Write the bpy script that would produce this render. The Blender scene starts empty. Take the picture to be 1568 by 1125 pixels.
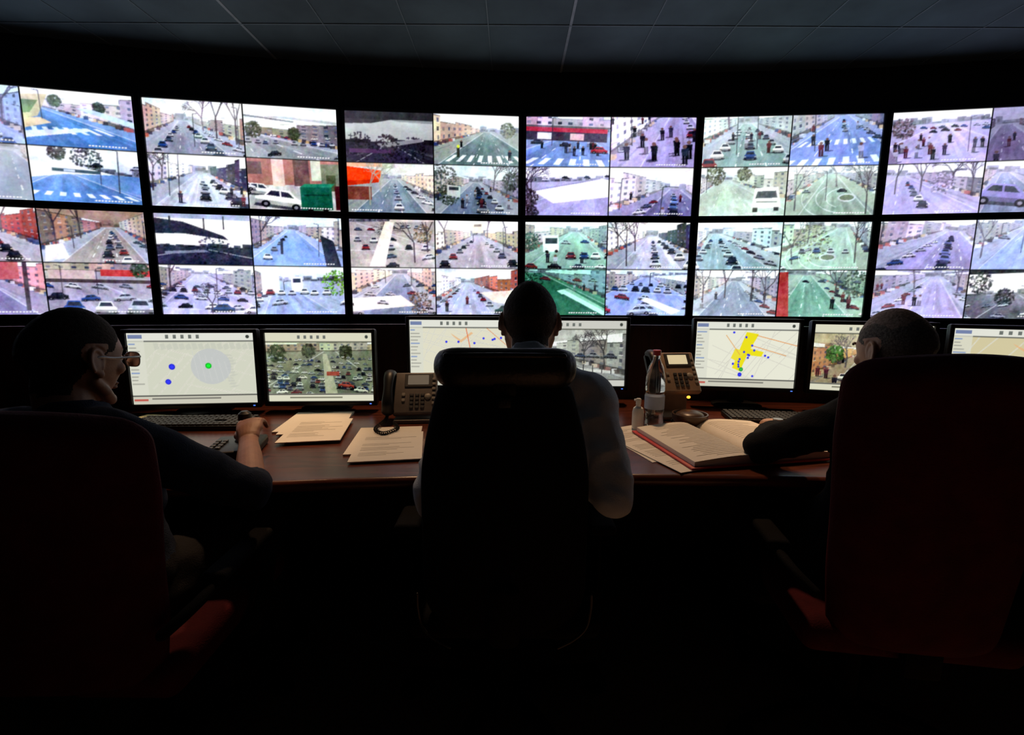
import bpy, bmesh, math, random
import numpy as np
from mathutils import Vector, Matrix, noise
V = Vector
D = bpy.data
scn = bpy.context.scene
scn.view_settings.view_transform = 'Standard'
scn.view_settings.look = 'None'
scn.view_settings.exposure = 0.0
scn.view_settings.gamma = 1.0

# ------------------------------------------------------------------ materials
def M(name, col, rough=.6, metal=0., nvar=.15, nscale=18, bump=.1, bscale=80, spec=.5, emit=None, es=1., trans=0., stretch=None):
    m = D.materials.new(name); m.use_nodes = True
    nt = m.node_tree; N = nt.nodes; Lk = nt.links
    b = N['Principled BSDF']
    b.inputs['Roughness'].default_value = rough
    b.inputs['Metallic'].default_value = metal
    b.inputs['Specular IOR Level'].default_value = spec
    tc = N.new('ShaderNodeTexCoord'); mp = N.new('ShaderNodeMapping')
    Lk.new(tc.outputs['Object'], mp.inputs['Vector'])
    if stretch: mp.inputs['Scale'].default_value = stretch
    n1 = N.new('ShaderNodeTexNoise'); n1.inputs['Scale'].default_value = nscale; n1.inputs['Detail'].default_value = 5
    Lk.new(mp.outputs['Vector'], n1.inputs['Vector'])
    cr = N.new('ShaderNodeValToRGB')
    cr.color_ramp.elements[0].position = .3; cr.color_ramp.elements[1].position = .7
    cr.color_ramp.elements[0].color = tuple(c * (1 - nvar) for c in col) + (1,)
    cr.color_ramp.elements[1].color = tuple(min(1, c * (1 + nvar)) for c in col) + (1,)
    Lk.new(n1.outputs['Fac'], cr.inputs['Fac']); Lk.new(cr.outputs['Color'], b.inputs['Base Color'])
    if bump > 0:
        n2 = N.new('ShaderNodeTexNoise'); n2.inputs['Scale'].default_value = bscale; n2.inputs['Detail'].default_value = 3
        Lk.new(mp.outputs['Vector'], n2.inputs['Vector'])
        bp = N.new('ShaderNodeBump'); bp.inputs['Strength'].default_value = bump; bp.inputs['Distance'].default_value = .01
        Lk.new(n2.outputs['Fac'], bp.inputs['Height']); Lk.new(bp.outputs['Normal'], b.inputs['Normal'])
    if trans: b.inputs['Transmission Weight'].default_value = trans
    if emit:
        b.inputs['Emission Color'].default_value = tuple(emit) + (1,); b.inputs['Emission Strength'].default_value = es
    return m

m_wall = M('black_wall_paint', (.006, .006, .007), .8)
m_ceil = M('ceiling_tile', (.100, .145, .158), .85, nscale=3, nvar=.25, bump=.05, bscale=200)
m_tbar = M('ceiling_tbar_lit', (.36, .41, .42), .4, bump=0)  # paler copy: light caught by two bars, put into their colour
m_tbar2 = M('ceiling_tbar_dim', (.16, .21, .22), .5, bump=0)  # dim copy of the same bars, less light painted into the colour
m_floor = M('carpet', (.20, .145, .11), .95, nscale=90, nvar=.3, bump=.5, bscale=300, spec=.1)
m_black = M('black_plastic', (.008, .008, .009), .42, bump=.03, spec=.35)
m_blackfab = M('black_mesh_fabric', (.004, .004, .005), .85, bump=.3, bscale=400, spec=.12)
m_blackl = M('black_leather', (.008, .008, .009), .36, bump=.12, bscale=120)
m_red = M('dark_red_upholstery', (.060, .004, .008), .8, bump=.3, bscale=260, nvar=.25, spec=.15)
m_wood = M('mahogany', (.085, .021, .011), .27, nscale=7, nvar=.5, bump=.03, stretch=(1, 9, 9))
m_wood_d = M('dark_mahogany', (.040, .006, .007), .45, nscale=7, nvar=.5, bump=.03, stretch=(9, 9, 1))
m_deskblk = M('desk_panel_black', (.005, .004, .004), .6, spec=.2)
m_metal = M('brushed_metal', (.35, .34, .33), .35, 1., bump=.02)
m_dmetal = M('dark_metal', (.06, .06, .06), .4, .8, bump=.02)
m_paper = M('paper', (.78, .75, .68), .8, nscale=6, nvar=.04, bump=.03)
m_ink = M('printed_ink', (.40, .38, .34), .8, bump=0)
m_redcov = M('red_cover', (.55, .03, .03), .5)
m_yel = M('yellow_sheet', (.75, .68, .35), .8, bump=.02)
m_phone = M('phone_plastic', (.12, .10, .09), .45, bump=.05, bscale=300)
m_phone2 = M('phone_plastic_warm_lit', (.30, .21, .15), .45, bump=.05, bscale=300)  # tan tone holds the warm light falling on the second phone
m_key = M('key_caps', (.035, .035, .038), .5, bump=.02)
m_keyl = M('key_caps_light', (.26, .24, .21), .5, bump=.02)
m_lcd = M('phone_lcd', (.10, .10, .09), .2, bump=0, emit=(.22, .17, .12), es=.5)
m_lcd2 = M('phone_lcd_lit', (.3, .3, .2), .2, bump=0, emit=(.85, .70, .42), es=.7)
m_orange = M('orange_indicator', (.9, .3, .02), .4, bump=0, emit=(1., .32, .03), es=3.)
m_blue_led = M('blue_led', (.1, .2, .9), .4, bump=0, emit=(.1, .25, 1.), es=1.)
m_glass = M('clear_plastic', (.95, .97, 1.), .06, bump=.02, trans=1.)
m_label = M('bottle_label', (.40, .48, .65), .5, bump=.02)
m_cap = M('bottle_cap', (.40, .04, .05), .4, bump=.02)
m_white = M('white_plastic', (.8, .8, .78), .4, bump=.02)
m_bowl = M('brown_lacquer', (.07, .035, .02), .35, bump=.02)
m_lens = M('lens_glass', (.9, .95, 1.), .03, bump=0, trans=1.)
m_frame = M('spectacle_frame', (.30, .31, .33), .25, .8, bump=0)
m_lamp = M('downlight_lens', (.9, .85, .7), .4, bump=0, emit=(1., .72, .42), es=2.)

# ------------------------------------------------------------------ mesh helpers
def merge(bm, tmp):
    me = D.meshes.new('t'); tmp.to_mesh(me); tmp.free(); bm.from_mesh(me); D.meshes.remove(me)

def box(bm, c, s, rot=None, bev=0., seg=2, mi=0):
    t = bmesh.new(); bmesh.ops.create_cube(t, size=1)
    for v in t.verts: v.co = V((v.co.x * s[0], v.co.y * s[1], v.co.z * s[2]))
    if bev > 0:
        bmesh.ops.bevel(t, geom=list(t.edges), offset=min(bev, min(s) * .49), segments=seg, affect='EDGES', profile=.5)
    if rot is not None: bmesh.ops.transform(t, matrix=rot.to_4x4(), verts=t.verts)
    bmesh.ops.translate(t, vec=V(c), verts=t.verts)
    for f in t.faces: f.material_index = mi
    merge(bm, t)

def ell(bm, c, r, rot=None, mi=0, seg=20):
    t = bmesh.new(); bmesh.ops.create_uvsphere(t, u_segments=seg, v_segments=seg // 2 + 2, radius=1)
    for v in t.verts: v.co = V((v.co.x * r[0], v.co.y * r[1], v.co.z * r[2]))
    if rot is not None: bmesh.ops.transform(t, matrix=rot.to_4x4(), verts=t.verts)
    bmesh.ops.translate(t, vec=V(c), verts=t.verts)
    for f in t.faces: f.material_index = mi
    merge(bm, t)

def spath(pts, rad, n=6):
    pts = [V(p) for p in pts]; rad = [(r, r) if not isinstance(r, (tuple, list)) else tuple(r) for r in rad]
    P, R = [], []
    for i in range(len(pts) - 1):
        p0 = pts[max(i - 1, 0)]; p1 = pts[i]; p2 = pts[i + 1]; p3 = pts[min(i + 2, len(pts) - 1)]
        for k in range(n):
            t = k / n
            P.append(.5 * ((2 * p1) + (p2 - p0) * t + (2 * p0 - 5 * p1 + 4 * p2 - p3) * t * t + (3 * p1 - p0 - 3 * p2 + p3) * t ** 3))
            s = t * t * (3 - 2 * t)
            R.append((rad[i][0] * (1 - s) + rad[i + 1][0] * s, rad[i][1] * (1 - s) + rad[i + 1][1] * s))
    P.append(pts[-1]); R.append(rad[-1])
    return P, R

def tube(bm, pts, rad, side=(1, 0, 0), seg=16, mi=0, cap=True, smooth=0, closed=False):
    if smooth: pts, rad = spath(pts, rad, smooth)
    pts = [V(p) for p in pts]
    rad = [(r, r) if not isinstance(r, (tuple, list)) else tuple(r) for r in rad]
    n = len(pts); side = V(side).normalized()
    T = []
    for i in range(n):
        if closed: a, b = pts[i - 1], pts[(i + 1) % n]
        else: a, b = pts[max(i - 1, 0)], pts[min(i + 1, n - 1)]
        T.append((b - a).normalized())
    items = [(pts[i], rad[i], T[i]) for i in range(n)]
    if cap and not closed:
        r0 = min(rad[0]); r1 = min(rad[-1])
        pre = [(pts[0] - T[0] * r0 * math.sin(a), (rad[0][0] * math.cos(a), rad[0][1] * math.cos(a)), T[0]) for a in (1.4, 1.0, .6, .3)]
        post = [(pts[-1] + T[-1] * r1 * math.sin(a), (rad[-1][0] * math.cos(a), rad[-1][1] * math.cos(a)), T[-1]) for a in (.3, .6, 1.0, 1.4)]
        items = pre + items + post
    rings = []; ref = side
    for p, r, t in items:
        x = ref - t * ref.dot(t)
        if x.length < 1e-4:
            x = t.orthogonal()
        x.normalize(); ref = x if closed or smooth else ref
        y = t.cross(x)
        rings.append([bm.verts.new(p + x * (r[0] * math.cos(2 * math.pi * k / seg)) + y * (r[1] * math.sin(2 * math.pi * k / seg))) for k in range(seg)])
    m = len(rings)
    for i in range(m if closed else m - 1):
        a = rings[i]; b = rings[(i + 1) % m]
        for k in range(seg):
            f = bm.faces.new((a[k], a[(k + 1) % seg], b[(k + 1) % seg], b[k])); f.material_index = mi
    if not closed:
        f = bm.faces.new(rings[0][::-1]); f.material_index = mi
        f = bm.faces.new(rings[-1]); f.material_index = mi

def cyl(bm, p0, p1, r0, r1=None, seg=24, mi=0):
    p0 = V(p0); p1 = V(p1)
    d = (p1 - p0)
    tube(bm, [p0, p1], [r0, r0 if r1 is None else r1], side=d.orthogonal(), seg=seg, mi=mi, cap=False)

def lathe(bm, c, prof, seg=28, mi=0):
    rings = []
    for r, z in prof:
        rings.append([bm.verts.new((c[0] + r * math.cos(2 * math.pi * k / seg), c[1] + r * math.sin(2 * math.pi * k / seg), c[2] + z)) for k in range(seg)])
    for i in range(len(rings) - 1):
        for k in range(seg):
            f = bm.faces.new((rings[i][k], rings[i][(k + 1) % seg], rings[i + 1][(k + 1) % seg], rings[i + 1][k])); f.material_index = mi
    bm.faces.new(rings[0][::-1]).material_index = mi
    bm.faces.new(rings[-1]).material_index = mi

def grid_shell(bm, front, back, mi=0):
    R = len(front); C = len(front[0])
    F = [[bm.verts.new(p) for p in row] for row in front]
    B = [[bm.verts.new(p) for p in row] for row in back]
    def q(a, b, c, d):
        try: bm.faces.new((a, b, c, d)).material_index = mi
        except ValueError: pass
    for i in range(R - 1):
        for j in range(C - 1):
            q(F[i][j], F[i][j + 1], F[i + 1][j + 1], F[i + 1][j])
            q(B[i][j], B[i + 1][j], B[i + 1][j + 1], B[i][j + 1])
    for i in range(R - 1):
        q(F[i][0], F[i + 1][0], B[i + 1][0], B[i][0]); q(F[i][-1], B[i][-1], B[i + 1][-1], F[i + 1][-1])
    for j in range(C - 1):
        q(F[0][j], B[0][j], B[0][j + 1], F[0][j + 1]); q(F[-1][j], F[-1][j + 1], B[-1][j + 1], B[-1][j])

def obj(name, bm, mats, parent=None, smooth=True, recalc=True, sub=0, angle=35):
    if recalc: bmesh.ops.recalc_face_normals(bm, faces=bm.faces)
    me = D.meshes.new(name); bm.to_mesh(me); bm.free()
    for m in (mats if isinstance(mats, (list, tuple)) else [mats]): me.materials.append(m)
    if smooth:
        me.polygons.foreach_set('use_smooth', [True] * len(me.polygons))
        try: me.set_sharp_from_angle(angle=math.radians(angle))
        except Exception: pass
    o = D.objects.new(name, me); scn.collection.objects.link(o)
    if parent: o.parent = parent
    if sub:
        s = o.modifiers.new('sub', 'SUBSURF'); s.levels = sub; s.render_levels = sub
    return o

def root(name, loc=(0, 0, 0), yaw=0.):
    o = D.objects.new(name, None); o.empty_display_size = .1
    o.location = loc; o.rotation_euler = (0, 0, yaw); scn.collection.objects.link(o); return o

def remesh(name, bm, mats, voxel, sm=4, parent=None, matfn=None, dispfn=None):
    o = obj(name, bm, mats, parent, smooth=False)
    r = o.modifiers.new('r', 'REMESH'); r.mode = 'VOXEL'; r.voxel_size = voxel
    s = o.modifiers.new('s', 'SMOOTH'); s.factor = .5; s.iterations = sm
    bpy.context.view_layer.update()
    dg = bpy.context.evaluated_depsgraph_get()
    me = D.meshes.new_from_object(o.evaluated_get(dg))
    o.modifiers.clear(); old = o.data; o.data = me; D.meshes.remove(old)
    me.materials.clear()
    for m in mats: me.materials.append(m)
    if dispfn:
        ns = [v.normal.copy() for v in me.vertices]
        for v, n in zip(me.vertices, ns):
            v.co = v.co + n * dispfn(v.co, n)
    for p in me.polygons:
        p.use_smooth = True
        p.material_index = matfn(p.center, p.normal) if matfn else 0
    return o

# ------------------------------------------------------------------ picture painter
class Cv:
    def __init__(s, w, h, bg):
        s.w, s.h = w, h; s.a = np.zeros((h, w, 3)); s.a[:] = bg; s.asp = w / h
    def _mix(s, ys, xs, mask, col, al):
        sub = s.a[ys, xs]; m = (mask * al)[..., None]
        s.a[ys, xs] = sub * (1 - m) + np.array(col, float) * m
    def poly(s, pts, col, al=1.):
        px = np.array([p[0] * s.w for p in pts]); py = np.array([p[1] * s.h for p in pts])
        x0 = max(0, int(px.min())); x1 = min(s.w, int(px.max()) + 2); y0 = max(0, int(py.min())); y1 = min(s.h, int(py.max()) + 2)
        if x1 <= x0 or y1 <= y0: return
        X, Y = np.meshgrid(np.arange(x0, x1) + .5, np.arange(y0, y1) + .5)
        ins = np.zeros(X.shape, bool); n = len(px); j = n - 1
        for i in range(n):
            if py[i] != py[j]:
                c = ((py[i] > Y) != (py[j] > Y)) & (X < (px[j] - px[i]) * (Y - py[i]) / (py[j] - py[i]) + px[i])
                ins ^= c
            j = i
        s._mix(slice(y0, y1), slice(x0, x1), ins.astype(float), col, al)
    def rect(s, x0, y0, x1, y1, col, al=1.):
        s.poly([(x0, y0), (x1, y0), (x1, y1), (x0, y1)], col, al)
    def ell(s, cx, cy, rx, ry, col, al=1.):
        x0 = max(0, int((cx - rx) * s.w)); x1 = min(s.w, int((cx + rx) * s.w) + 2); y0 = max(0, int((cy - ry) * s.h)); y1 = min(s.h, int((cy + ry) * s.h) + 2)
        if x1 <= x0 or y1 <= y0: return
        X, Y = np.meshgrid((np.arange(x0, x1) + .5) / s.w, (np.arange(y0, y1) + .5) / s.h)
        s._mix(slice(y0, y1), slice(x0, x1), (((X - cx) / rx) ** 2 + ((Y - cy) / ry) ** 2 < 1).astype(float), col, al)
    def line(s, p, q, w, col, al=1.):
        dx = (q[0] - p[0]) * s.w; dy = (q[1] - p[1]) * s.h; L = math.hypot(dx, dy) or 1; w = w * s.w / 2
        nx, ny = -dy / L * w / s.w, dx / L * w / s.h
        s.poly([(p[0] + nx, p[1] + ny), (q[0] + nx, q[1] + ny), (q[0] - nx, q[1] - ny), (p[0] - nx, p[1] - ny)], col, al)

def blur(a, k):
    for ax in (0, 1):
        pad = [(0, 0)] * a.ndim; pad[ax] = (k, k)
        b = np.pad(a, pad, mode='edge'); n = a.shape[ax]; o = 0
        for i in range(2 * k + 1):
            sl = [slice(None)] * a.ndim; sl[ax] = slice(i, i + n); o = o + b[tuple(sl)]
        a = o / (2 * k + 1)
    return a

def reframe(a, r, zmin, zmax, rot, flip):
    """pan / zoom / tilt the painted scene the way each street camera is aimed differently"""
    H, W = a.shape[:2]; z = r.uniform(zmin, zmax); an = math.radians(r.uniform(-rot, rot))
    m = max(0, .5 - .5 / z - abs(math.sin(an)) * .25)
    cx = .5 + r.uniform(-m, m); cy = .5 + r.uniform(-m, m)
    X, Y = np.meshgrid((np.arange(W) + .5) / W - .5, (np.arange(H) + .5) / H - .5)
    X = X * W / H; u = (X * math.cos(an) - Y * math.sin(an)) / z * H / W + cx; v = (X * math.sin(an) + Y * math.cos(an)) / z + cy
    u = np.clip(u * W - .5, 0, W - 1.001); v = np.clip(v * H - .5, 0, H - 1.001)
    iu = u.astype(int); iv = v.astype(int); fu = (u - iu)[..., None]; fv = (v - iv)[..., None]
    iu1 = np.minimum(iu + 1, W - 1); iv1 = np.minimum(iv + 1, H - 1)
    o = (a[iv, iu] * (1 - fu) + a[iv, iu1] * fu) * (1 - fv) + (a[iv1, iu] * (1 - fu) + a[iv1, iu1] * fu) * fv
    if flip and r.random() < .5: o = o[:, ::-1]
    return o

def sc(c, k): return tuple(max(0, min(255, v * k)) for v in c)
PAL = [(244, 246, 252), (28, 30, 40), (78, 90, 115), (196, 200, 214), (20, 22, 32), (125, 42, 50), (44, 72, 138), (222, 226, 238), (130, 138, 158), (168, 174, 190)]
def car(c, x, y, s, col):
    h = s * .66 * c.asp
    c.ell(x, y - h * .03, s * .6, h * .2, (20, 22, 34), .7)
    c.poly([(x - s / 2, y - h * .08), (x - s * .52, y - h * .45), (x - s * .42, y - h * .6), (x + s * .42, y - h * .6), (x + s * .52, y - h * .45), (x + s / 2, y - h * .08)], col)
    c.poly([(x - s / 2, y - h * .08), (x - s * .52, y - h * .3), (x + s * .52, y - h * .3), (x + s / 2, y - h * .08)], sc(col, .6))
    c.poly([(x - .4 * s, y - .56 * h), (x - .29 * s, y - h), (x + .29 * s, y - h), (x + .4 * s, y - .56 * h)], sc(col, 1.05))
    c.poly([(x - .34 * s, y - .58 * h), (x - .25 * s, y - .9 * h), (x + .25 * s, y - .9 * h), (x + .34 * s, y - .58 * h)], (34, 40, 56))
    c.rect(x - .5 * s, y - .38 * h, x - .36 * s, y - .3 * h, (250, 245, 225)); c.rect(x + .36 * s, y - .38 * h, x + .5 * s, y - .3 * h, (250, 240, 220))
    c.rect(x - .48 * s, y - .12 * h, x - .32 * s, y + .02 * h, (15, 15, 20)); c.rect(x + .32 * s, y - .12 * h, x + .48 * s, y + .02 * h, (15, 15, 20))
def carside(c, x, y, s, col, k=0.):
    w = s * 1.5; h = s * .55 * c.asp
    def p(u, v): return (x + u * w, y - v * h + k * u * h)
    c.poly([p(-.54, -.05), p(.54, -.05), p(.5, .12), p(-.5, .12)], (22, 24, 36), .75)
    c.poly([p(-.5, .12), p(-.5, .5), p(-.32, .6), p(-.2, .98), p(.2, 1.), p(.34, .62), p(.5, .5), p(.5, .12)], col)
    c.poly([p(-.5, .12), p(-.5, .34), p(.5, .34), p(.5, .12)], sc(col, .68))
    c.poly([p(-.27, .62), p(-.17, .9), p(-.01, .92), p(-.01, .62)], (34, 40, 56)); c.poly([p(.02, .62), p(.02, .92), p(.17, .9), p(.28, .62)], (40, 46, 62))
    c.poly([p(-.2, .98), p(.2, 1.), p(.17, .93), p(-.17, .91)], sc(col, 1.2))
    for u in (-.3, .3):
        q = p(u, .12); c.ell(q[0], q[1], w * .09, h * .2, (14, 14, 20)); c.ell(q[0], q[1], w * .04, h * .09, (130, 130, 140))
def facade(c, r, tl, tr, br, bl, col, nx, ny, wc=(60, 66, 90)):
    c.poly([tl, tr, br, bl], col)
    def P(u, v):
        a = (tl[0] + (tr[0] - tl[0]) * u, tl[1] + (tr[1] - tl[1]) * u); b = (bl[0] + (br[0] - bl[0]) * u, bl[1] + (br[1] - bl[1]) * u)
        return (a[0] + (b[0] - a[0]) * v, a[1] + (b[1] - a[1]) * v)
    def Q(u0, v0, u1, v1, cc, al=1.): c.poly([P(u0, v0), P(u1, v0), P(u1, v1), P(u0, v1)], cc, al)
    u = 0.; cuts = []
    while u < 1:
        w = r.uniform(.12, .34); u1 = min(1, u + w); k = r.uniform(.74, 1.2)
        Q(u, 0, u1, 1, tuple(min(255, max(0, q * k + r.uniform(-14, 14))) for q in col), .85)
        d = r.choice([0, 0, .1, .2, .3]); cuts.append((u, u1, d)); u = u1
    for j in range(ny):
        v0 = (j + .28) / (ny + .3); v1 = (j + .76) / (ny + .3)
        for i in range(nx):
            u0 = (i + .3 + r.uniform(-.08, .08)) / nx; u1 = (i + .66) / nx
            Q(u0, v0, u1, v1, sc(wc, r.uniform(.5, 1.7)), r.uniform(.35, .9))
            if r.random() < .3: Q(u0 - .01, v1, u1 + .01, v1 + .02, (235, 232, 235), .7)
    for (a, b, d) in cuts:
        if d: c.poly([P(a, -.02), P(b, -.02), P(b, d), P(a, d)], (236, 240, 250), 1.)
        Q(a, d, b, d + .03, sc(col, .45), .8)
    Q(0, .86, 1, 1, sc(col, .38), .75)
def branch(c, r, x, y, a, L, w, d, col):
    x2 = x + math.cos(a) * L; y2 = y - math.sin(a) * L * c.asp
    c.line((x, y), (x2, y2), w, col, .85)
    if d > 0:
        for k in range(3):
            branch(c, r, x2, y2, a + r.uniform(-.75, .75), L * r.uniform(.6, .8), w * .62, d - 1, col)
def person2(c, x, y, h, col):
    w = h / c.asp * .16
    c.ell(x + w, y, w * 2.2, h * .05, (30, 30, 50), .6)
    c.rect(x - w * .9, y - h * .5, x - w * .1, y, sc(col, .6)); c.rect(x + w * .1, y - h * .5, x + w * .9, y, sc(col, .6))
    c.poly([(x - w, y - h * .45), (x - w * 1.3, y - h * .8), (x + w * 1.3, y - h * .8), (x + w, y - h * .45)], col)
    c.ell(x, y - h * .9, w * .75, h * .1, (110, 80, 72))

QW, QH = 256, 144
def street(seed, sky=(234, 239, 252), L=(180, 168, 165), R=(148, 148, 164), road=(118, 133, 166), pav=(180, 186, 206), far=(118, 122, 140),
           vx=.5, vy=.35, hl=.3, hr=.3, gl=.55, gr=.55, x0=.1, x1=.9, fx=.04, cars=(), trees=(), green=(), people=0, pb=(.45, .95), cross=(), lane=True,
           tint=None, ta=.2, wash=0., gain=1., extra=None, label=1, noise_a=12, nf=(9, 5), haze=.35, poles=None, W=QW, H=QH):
    r = random.Random(seed); c = Cv(W, H, sky); pav = sc(pav, .93)
    for k in range(12):
        y = vy * k / 12; c.rect(0, y, 1, y + vy / 12 + .01, sc(sky, 1.04 - .02 * abs(k - 4)))
    x = 0
    while x < 1:
        w = r.uniform(.03, .12); h = r.uniform(.03, .12); c.rect(x, vy - h, x + w, vy + .03, sc(far, r.uniform(.7, 1.35)))
        for k in range(4): c.rect(x + w * r.random() * .8, vy - h * r.uniform(.3, .8), x + w * r.uniform(.5, 1), vy - h * .2, sc(far, r.uniform(.3, .9)), .7)
        x += w * .8
    c.rect(0, vy, 1, 1, pav)
    if hl > 0: facade(c, r, (0, vy - hl), (vx - fx * 2, vy - min(.09, hl * .4)), (vx - fx * 2, vy + .02), (0, vy + (1 - vy) * gl), L, nf[0], nf[1])
    if hr > 0: facade(c, r, (vx + fx * 2, vy - min(.09, hr * .4)), (1, vy - hr), (1, vy + (1 - vy) * gr), (vx + fx * 2, vy + .02), R, nf[0], nf[1])
    shops = [(50, 46, 62), (175, 90, 85), (232, 232, 238), (46, 66, 118), (88, 72, 66), (38, 36, 48), (215, 190, 150)]
    if hl > 0:
        for k in range(20):
            t = r.uniform(.15, 1); X = (vx - fx * 2) * (1 - t); Y = vy + .02 + ((1 - vy) * gl - .02) * t
            c.rect(X, Y - .05 * t - .02, X + .05 * t + .01, Y, r.choice(shops), .8)
    if hr > 0:
        for k in range(20):
            t = r.uniform(.15, 1); X = vx + fx * 2 + (1 - vx - fx * 2) * t; Y = vy + .02 + ((1 - vy) * gr - .02) * t
            c.rect(X - .05 * t - .01, Y - .05 * t - .02, X, Y, r.choice(shops), .8)
    for k in range(26):
        bx = r.uniform(-.6, 1.6); w = r.uniform(.02, .12); t = r.uniform(.1, .7); t2 = t + r.uniform(.1, .5)
        p = lambda b, q: (vx + (b - vx) * q, vy + (1 - vy) * q)
        c.poly([p(bx, t), p(bx + w, t), p(bx + w, t2), p(bx, t2)], r.choice([(90, 98, 128), (210, 215, 230), (140, 148, 172)]), .28)
    c.poly([(vx - fx, vy + .015), (vx + fx, vy + .015), (x1, 1), (x0, 1)], road)
    for k in range(14):
        a = r.random(); b = a + r.uniform(.03, .15); t = r.uniform(.05, .5); t2 = r.uniform(.5, 1.1)
        A = lambda f, q: ((vx - fx + 2 * fx * f) * (1 - q) + (x0 + (x1 - x0) * f) * q, vy + (1 - vy) * q)
        c.poly([A(a, t), A(min(1, b), t), A(min(1, b), t2), A(a, t2)], r.choice([sc(road, .78), sc(road, 1.2)]), .35)
    c.line((vx - fx, vy + .015), (x0, 1), .010, (222, 226, 238), .6); c.line((vx + fx, vy + .015), (x1, 1), .010, (222, 226, 238), .6)
    if lane:
        for f in (.33, .66):
            bx = x0 + (x1 - x0) * f; tx = vx - fx + 2 * fx * f; t = .06
            while t < 1:
                c.line((tx + (bx - tx) * t, vy + (1 - vy) * t), (tx + (bx - tx) * min(1, t * 1.15), vy + (1 - vy) * min(1, t * 1.15)), .003 + .009 * t, (236, 239, 248), .9)
                t *= 1.4
    for (cy, hh) in cross:
        t = (cy - vy) / (1 - vy); xa = vx + (x0 - vx) * t; xb = vx + (x1 - vx) * t; n = 9
        for i in range(n):
            u = xa + (xb - xa) * (i + .2) / n; w = (xb - xa) / n * .5
            sx = (u - vx) * hh / max(.05, cy - vy)
            c.poly([(u, cy), (u + w, cy), (u + w + sx * 1., cy + hh), (u + sx, cy + hh)], (240, 243, 252), .92)
    for (tx, ty, tl) in trees:
        branch(c, r, tx, ty, 1.57 + r.uniform(-.1, .1), tl, .014, 5, (66, 58, 70))
    for (gx, gy, gr_, gcol) in green:
        Gb(gx, gy, gr_, gcol)(c, r)
    Xg, Yg = np.meshgrid(np.linspace(0, 1, W), np.linspace(0, 1, H))
    hz = haze * np.exp(-(((Xg - vx) / .28) ** 2 + ((Yg - vy) / .2) ** 2))[..., None]
    c.a = c.a * (1 - hz) + np.array((228, 233, 246.)) * hz
    for row in cars:
        bx, n, t0, t1, s = row[:5]; pal = row[5] if len(row) > 5 else PAL
        for i in range(n):
            t = t0 * (t1 / t0) ** (i / max(1, n - 1))
            xx = vx + (bx - vx) * t + r.uniform(-.01, .01); yy = vy + (1 - vy) * t
            if abs(bx - vx) > .45: carside(c, xx, yy, s * (.1 + t) * .8, r.choice(pal), k=.5 if bx > vx else -.5)
            else: car(c, xx, yy, s * (.12 + t), r.choice(pal))
    for i in range(people):
        y = r.uniform(*pb); person2(c, r.uniform(.05, .95), y, .05 + .28 * (y - vy), r.choice([(24, 24, 36), (44, 44, 66), (90, 36, 46), (180, 180, 200), (14, 16, 26)]))
    if extra: extra(c, r)
    for i in range(r.randint(0, 2) if poles is None else poles):
        px = r.uniform(.06, .94); pt = r.uniform(.0, vy); pbm = r.uniform(vy + .1, .8)
        c.line((px, pt), (px, pbm), .008, (52, 52, 62), .8); c.line((px, pt), (px + r.choice([-.05, .05]), pt - .015), .006, (52, 52, 62), .8)
    if W == QW:
        rf = random.Random(seed * 7 + 3)
        c.a = reframe(c.a, rf, 1.12, 1.65, 6, True) if extra is None else reframe(c.a, rf, 1.03, 1.16, 2.5, False)
    return grade(c, r, tint, ta, wash, gain, noise_a, label)

def grade(c, r, tint, ta, wash, gain, noise_a, label):
    a = blur(c.a, 1) * .4 + c.a * .6; g = np.random.RandomState(r.randint(0, 99999))
    for s_, am in ((3, .45), (7, .55), (22, .7)):
        hh, ww = c.h // s_ + 2, c.w // s_ + 2
        n = g.normal(0, noise_a * am, (hh, ww, 3)) * .3 + g.normal(0, noise_a * am, (hh, ww, 1)) * .8
        n = np.kron(n, np.ones((s_, s_, 1)))[:c.h, :c.w]
        a = a + blur(n, max(1, s_ // 2)) * 1.3
    a = (a - 135) * 1.22 + 145
    Xg, Yg = np.meshgrid(np.linspace(-1, 1, c.w), np.linspace(-1, 1, c.h)); an = r.uniform(0, 6.28)
    ve = (np.clip(Xg * math.cos(an) + Yg * math.sin(an), -1, 1) * .5 + .5)[..., None]
    a = a * (1 - .10 * (1 - ve)) * (1 - .16 * ve) + 250 * .16 * ve
    a = a * gain
    if tint is not None: a = a * (1 - ta) + (np.clip(a, 0, 255).mean(axis=2, keepdims=True) / 150.) * np.array(tint, float) * ta
    lum = a.mean(axis=2, keepdims=True); a = lum + (a - lum) * 1.18
    bl = blur(blur(np.clip(a - 205, 0, 60), 4), 4); a = a + bl * .45
    a = a * (1 - wash) + 246 * wash
    c.a = a
    if label:
        x = .55 if label == 1 else .04; y = .93 if label != 3 else .03
        for k in range(12): c.rect(x + k * .03, y, x + k * .03 + .02, y + .03, (250, 250, 255) if label != 3 else (25, 25, 30), .8)
    return np.clip(c.a, 4, 252)

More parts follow.
